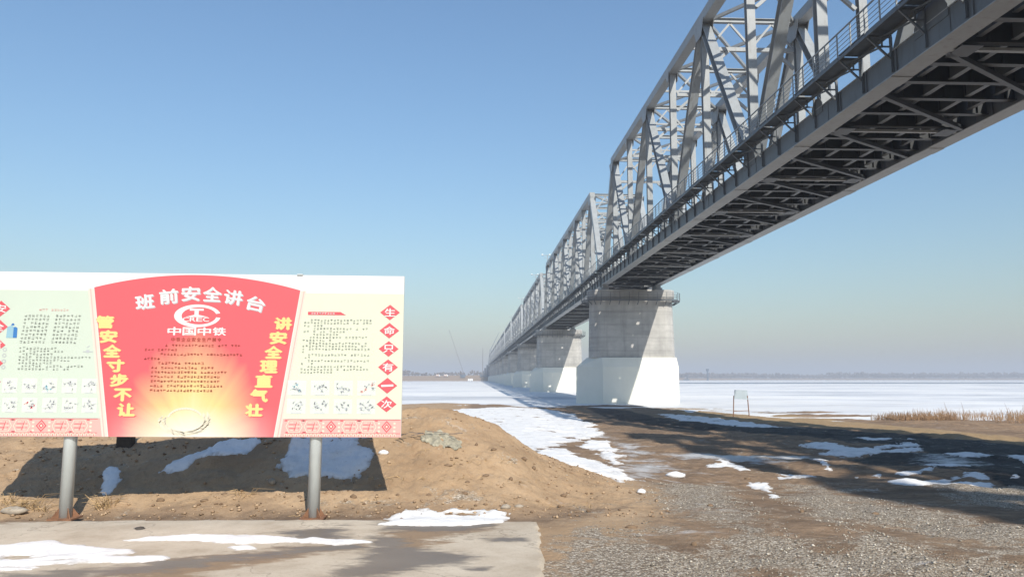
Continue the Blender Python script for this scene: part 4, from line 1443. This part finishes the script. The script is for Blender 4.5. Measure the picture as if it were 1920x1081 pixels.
def sprigs(name, spots, n, hmin, hmax, mat, label, cat, spread, lean=.5, wdt=.006, seed=4, group=None):
    rn = random.Random(seed); b = MB()
    for k in range(n):
        px, py = rn.choice(spots)
        x, y = G(px + rn.uniform(-spread, spread), py + rn.uniform(-2, 2))
        z = float(H_smooth(np.array([x]), np.array([y]))[0]) - .03
        h = rn.uniform(hmin, hmax); a = rn.uniform(0, 6.28)
        lx, ly = math.cos(a) * h * lean * rn.random(), math.sin(a) * h * lean * rn.random()
        b.tube((x, y, z), (x + lx * .4, y + ly * .4, z + h * .55), wdt, 3, wdt * .8, caps=False)
        b.tube((x + lx * .4, y + ly * .4, z + h * .55), (x + lx, y + ly, z + h * (1 - .3 * lean)), wdt * .8, 3, wdt * .3, caps=False)
    o = b.build(name, mat); tag(o, label, cat, group, 'stuff'); return o


sprigs('dry_straw', [(25, 958), (45, 950), (15, 945), (70, 955), (195, 952), (200, 946), (450, 935)], 170, .10, .38, M['straw'], 'tangled dry straw lying at the mound foot left of the posts', 'straw', 16, 1.6, .005)
sprigs('dry_straw', [(120, 980), (590, 972), (575, 974)], 40, .06, .2, M['straw'], 'short dry straw round the feet of the board posts', 'straw', 14, 1.8, .005, seed=6)
sprigs('dry_straw', [(1060, 950), (900, 870), (780, 850), (760, 900), (1000, 905), (850, 900), (960, 850), (650, 940)], 90, .05, .2, M['straw'], 'scattered bits of straw on the sand of the mound', 'straw', 60, 2.4, .005, seed=8)


# reeds on the low ground by the river
def reeds(boxes, n, hmin, hmax, label, seed):
    rn = random.Random(seed); b = MB()
    for k in range(n):
        X0, X1, Y0, Y1, f_ = rn.choice(boxes)
        x = rn.uniform(X0, X1); y = rn.uniform(Y0, Y1)
        if vnoise(np.array([x * .3]), np.array([y * .3]), 5)[0] < .5: continue
        z = max(float(H_smooth(np.array([x]), np.array([y]))[0]), RIVER_Z) - .05
        h = rn.uniform(hmin, hmax) * f_
        lx = rn.uniform(-.28, .28) * h
        b.tube((x, y, z), (x + lx * .35, y, z + h * .6), .022, 3, .018, caps=False)
        b.tube((x + lx * .35, y, z + h * .6), (x + lx, y + rn.uniform(-.1, .1), z + h), .018, 3, .006, caps=False)
        if rn.random() < .5:
            b.tube((x + lx * .2, y, z + h * .35), (x + lx * .2 + rn.uniform(-.4, .4), y, z + h * .62), .018, 3, .004, caps=False)
    o = b.build('dry_reeds', M['reed']); tag(o, label, 'reeds', None, 'stuff')


reeds([(36, 42, 65, 72, 1), (42, 58, 60, 72, 1), (46, 64, 66, 82, 1), (48, 66, 60, 70, 1)], 6000, .3, .85, 'dry tan reeds standing in the snow on the low river bank', 15)
reeds([(36, 52, 62, 74, 1)], 30, 1.1, 2.2, 'few tall thin reed stalks standing above the low reeds', 16)

# ---------------------------------------------------------------- far bank
def ground_z(x, y): return max(float(H(np.array([x]), np.array([y]))[0]), RIVER_Z)


wood = MB(); rn = random.Random(21)
def far_tree(mb, x, y, h):
    z = ground_z(x, y) - .3
    mb.tube((x, y, z), (x, y, z + h * .6), .22, 4, .10, caps=False)
    for k in range(7):
        cx_, cy_ = x + rn.uniform(-.28, .28) * h, y + rn.uniform(-.28, .28) * h; cz_ = z + h * rn.uniform(.35, .85)
        r_ = h * rn.uniform(.09, .2)
        v = []
        for i in range(5):
            a = 2 * math.pi * i / 5 + rn.random(); v.append((cx_ + r_ * math.cos(a) * rn.uniform(.6, 1.2), cy_ + r_ * math.sin(a), cz_ + r_ * rn.uniform(-.3, .3)))
        v += [(cx_, cy_, cz_ + r_ * rn.uniform(.8, 1.5)), (cx_, cy_, cz_ - r_)]
        mb.add(v, [(i, (i + 1) % 5, 5) for i in range(5)] + [((i + 1) % 5, i, 6) for i in range(5)])
for k in range(2600):
    if k % 3 == 0:
        x = rn.uniform(-900, 60); y = rn.uniform(1260, 1480); h = rn.uniform(5, 10) * (.6 + .8 * vnoise(np.array([x / 45]), np.array([0.3]), 3)[0])
    else:
        x = rn.uniform(380, 2150); y = 1300 + 1.15 * min(x, 760) + rn.uniform(20, 260); h = rn.uniform(10, 21) * (.55 + .7 * vnoise(np.array([x / 80]), np.array([1.3]), 3)[0])
    far_tree(wood, x, y, h)
tag(wood.build('far_wood', M['twig']), 'low bare wood along the far bank of the river', 'wood', None, 'stuff')

# crawler crane left of the bridge end
x, y, z = at(868, 700, 1185); z = ground_z(x, y)
o = empty('crane', (x, y, z)); tag(o, 'far crane with a long thin leaning boom left of the bridge end', 'crane')
b = MB()
for s in (-1, 1): b.box(-3.5, 3.5, s * 2 - .6, s * 2 + .6, 0, 1.2)
b.build('crawler_tracks', M['far_dark'], o)
b = MB(); b.box(-4, 3, -1.6, 1.6, 1.21, 4.2); b.box(3.01, 4.4, -1.5, .2, 1.3, 3.6); b.build('cab', M['far_dark'], o)
b = MB(); t_ = Vector(at(842, 618, 1185)) - Vector((x, y, z))
for i, j in ((-.5, -.5), (.5, -.5), (.5, .5), (-.5, .5)): b.tube((2 + i, j, 3.0), t_ + Vector((i * .5, j * .5, 0)), .15, 4)
for k in range(24):
    a_ = Vector((2, 0, 3)).lerp(t_, k / 24); c_ = Vector((2, 0, 3)).lerp(t_, (k + 1) / 24); q = .5 if k % 2 else -.5
    b.tube(a_ + Vector((q, -.4, 0)), c_ + Vector((-q, -.4, 0)), .09, 3, caps=False)
b.build('boom', M['twig'], o)
# pole beside the bridge end
x, y, z = at(905, 705, 1150); z = ground_z(x, y)
o = empty('tall_pole', (x, y, z)); tag(o, 'tall thin pole standing just left of the far bridge end', 'pole')
b = MB(); b.tube((0, 0, 0), (0, 0, at(905, 652, 1150)[2] - z), .5, 6, .3); b.build('pole', M['twig'], o)
b = MB(); b.box(-1.2, 1.2, -1.2, 1.2, 0, 1.5); b.build('footing', M['stone'], o)
# site cabins / lorry near the bank
for px, wd_, mat, nm, lab, cat in ((882, 7.5, 'white_paint', 'site_cabin', 'small white site cabin on the far bank beside the bridge end', 'cabin'),):
    x, y, z = at(px, 706, 1160); z = ground_z(x, y)
    o = empty(nm, (x, y, z)); tag(o, lab, cat)
    b = MB(); b.box(-wd_ / 2, wd_ / 2, -1.5, 1.5, .4, 3.4); b.build('wall', M[mat], o)
    b = MB(); b.box(-wd_ / 2 - .2, wd_ / 2 + .2, -1.7, 1.7, 3.401, 3.7); b.build('roof', M['p_white'], o)
    b = MB(); b.box(-2.4, -1.2, -1.55, -1.502, 1.5, 2.6); b.build('window', M['far_dark'], o)
    b = MB(); b.box(1, 2, -1.55, -1.502, .45, 2.6); b.build('door', M['galv'], o)
for k, px in enumerate((821, 836)):
    x, y, z = at(px, 704, 1190); z = ground_z(x, y)
    o = empty('parked_truck', (x, y, z)); tag(o, ['far pale truck on the brown bank, left of two', 'far pale truck on the brown bank, right of two'][k], 'truck', 'trucks on the far bank')
    b = MB(); b.box(-3, 1.6, -1.2, 1.2, .9, 3.2); b.build('cargo_box', M['p_palepink'], o)
    b = MB(); b.box(1.7, 3.4, -1.1, 1.1, .6, 2.6); b.build('cab', M['white_paint'], o)
    for q in (-2, 2.4):
        b = MB(); b.tube((q, -1.25, .5), (q, 1.25, .5), .5, 10); b.build('wheel', M['far_dark'], o)
# dark derrick scaffold at the bridge end
x, y, z = at(910, 712, 1188); z = ground_z(x, y)
o = empty('construction_derrick', (x, y, z)); tag(o, 'dark lattice derrick and scaffold standing against the far bridge end', 'derrick')
b = MB()
tw = at(919, 655, 1188)[2] - z
for i, j in ((-2, -2), (2, -2), (2, 2), (-2, 2)): b.tube((i + 5, j, 0), (i * .5 + 8, j * .5, tw), .45, 4)
for k in range(9):
    za, zc_ = tw * k / 9, tw * (k + 1) / 9; q = 1 if k % 2 else -1
    b.tube((5 + 3 * k / 9 - 1.7 * q, -1.6, za), (5 + 3 * (k + 1) / 9 + 1.7 * q, -1.6, zc_), .3, 4)
b.build('tower', M['far_dark'], o)
b = MB(); t_ = Vector(at(936, 622, 1188)) - Vector((x, y, z)); b.tube((8, 0, tw), t_, .7, 4, .3); b.build('jib', M['far_dark'], o)
b = MB()
for k in range(4):
    b.box(-8 + k * 3.2, -5.2 + k * 3.2, -2, 2, 0, 4 + 4.5 * k); b.box(-8 + k * 3.2 - .2, -5.2 + k * 3.2 + .2, -2.2, 2.2, 4.001 + 4.5 * k, 4.4 + 4.5 * k)
b.build('scaffold', M['far_dark'], o)
# mast, pole and low crane on the right far bank
x, y, z = at(1327, 712, 1600); z = ground_z(x, y)
o = empty('water_tower', (x, y, z)); tag(o, 'far slender tower with a thicker head right of the nearest pier', 'tower')
hh = at(1327, 691, 1600)[2] - z
b = MB(); b.tube((0, 0, 0), (0, 0, hh - 5), 2.1, 8, 1.6); b.build('shaft', M['far_dark'], o)
b = MB(); b.tube((0, 0, hh - 5), (0, 0, hh), 2.4, 10, 3.4); b.build('tank', M['far_dark'], o)
for px, tpx, tpy, lab in ((1290, 1288, 699, 'far thin upright mast close to the right side of the nearest pier'), (1284, 1292, 702, 'far short leaning mast close to the right side of the nearest pier')):
    x, y, z = at(px, 712, 1600); z = ground_z(x, y); t_ = Vector(at(tpx, tpy, 1600)) - Vector((x, y, z))
    o = empty('mast', (x, y, z)); tag(o, lab, 'mast')
    b = MB(); b.tube((0, 0, 0), t_, .8, 5, .5); b.build('pole', M['far_dark'], o)
    b = MB(); b.box(-3, 3, -1.5, 1.5, 0, 2.5); b.build('base', M['far_dark'], o)

# ---------------------------------------------------------------- loose stones and crumbs (beyond counting)
def pebble_mat(name, stops):
    m, t, n, b = new_mat(name)
    g = nd(t, 'ShaderNodeNewGeometry')
    t.links.new(ramp(t, g.outputs['Random Per Island'], stops), b.inputs['Base Color'])
    b.inputs['Roughness'].default_value = .9
    return m


def crumbs(name, gx, gy, s_, mat):
    gz = H(gx, gy); m_ = len(gx); th = nrng.uniform(0, 6.28, m_)
    octv = np.array([[1, 0, 0], [0, 1, 0], [-1, 0, 0], [0, -1, 0], [0, 0, .8], [0, 0, -.6]])
    V = octv[None] * s_[:, None, None] * nrng.uniform(.55, 1.3, (m_, 6, 1))
    c_, q_ = np.cos(th)[:, None], np.sin(th)[:, None]
    V = np.stack([V[..., 0] * c_ - V[..., 1] * q_ + gx[:, None], V[..., 0] * q_ + V[..., 1] * c_ + gy[:, None], V[..., 2] * .8 + gz[:, None] + s_[:, None] * .3], -1).reshape(-1, 3)
    T = np.array([[0, 1, 4], [1, 2, 4], [2, 3, 4], [3, 0, 4], [1, 0, 5], [2, 1, 5], [3, 2, 5], [0, 3, 5]])
    F = (T[None] + 6 * np.arange(m_)[:, None, None]).reshape(-1, 3)
    me = bpy.data.meshes.new(name)
    me.vertices.add(len(V)); me.vertices.foreach_set('co', V.astype(np.float32).ravel())
    me.loops.add(F.size); me.loops.foreach_set('vertex_index', F.astype(np.int32).ravel())
    me.polygons.add(len(F)); me.polygons.foreach_set('loop_start', np.arange(0, F.size, 3, dtype=np.int32))
    me.update(calc_edges=True); me.materials.append(mat)
    o = bpy.data.objects.new(name, me); COL.objects.link(o); return o


n_ = 32000
a_ = nrng.uniform(R(-6), R(44), n_); r_ = 5.5 + 17 * nrng.random(n_) ** 1.6
gx = r_ * np.sin(a_); gy = r_ * np.cos(a_)
kk = (gx > 1.0) & (fbm(gx, gy, 1.6, 3, 91) > -.25) & (gy < 17.5)
kk &= (mask_of(gx, gy, GRAVEL) > .35) & (mask_of(gx, gy, BARE) < .6) | ((gy < 8.2) & (gx > 1.1)) | (nrng.random(n_) < .05)
gx, gy = gx[kk], gy[kk]
gv = crumbs('gravel', gx, gy, .006 + .020 * nrng.random(len(gx)) ** 4, pebble_mat('gravel_stones', [(0, (0.10, 0.085, 0.065)), (.4, (0.29, 0.255, 0.205)), (.8, (0.44, 0.395, 0.325)), (1, (0.58, 0.53, 0.45))]))
tag(gv, 'loose grey gravel stones strewn over the yard right of the concrete', 'gravel', None, 'stuff')
n_ = 9000
gx = nrng.uniform(-9.5, 3.2, n_); gy = nrng.uniform(11.6, 16.2, n_)
kk = (fbm(gx, gy, 1.1, 3, 191) + .5 * (gy < 12.3) > nrng.uniform(-.3, .5, n_))
gx, gy = gx[kk], gy[kk]
cr = crumbs('earth_crumbs', gx, gy, .006 + .038 * nrng.random(len(gx)) ** 5, pebble_mat('earth_crumbs', [(0, (0.13, 0.08, 0.045)), (.5, (0.30, 0.20, 0.12)), (1, (0.46, 0.33, 0.21))]))
tag(cr, 'loose crumbs of brown earth all over the sandy mound', 'earth', None, 'stuff')

# ---------------------------------------------------------------- hazy winter air
b = MB(); b.box(-9500, 9500, -9500, 9500, -12, 78)
hz = b.build('haze', [], None)
hm = bpy.data.materials.new('hazy_air'); hm.use_nodes = True
t = hm.node_tree; t.nodes.remove(t.nodes['Principled BSDF'])
pv = nd(t, 'ShaderNodeVolumePrincipled')
pv.inputs['Color'].default_value = (0.79, 0.84, 0.935, 1)
pv.inputs['Density'].default_value = 0.00055
pv.inputs['Anisotropy'].default_value = 0.0
t.links.new(pv.outputs[0], t.nodes['Material Output'].inputs['Volume'])
hz.data.materials.append(hm)
tag(hz, 'pale winter haze over the river', 'haze', None, 'stuff')
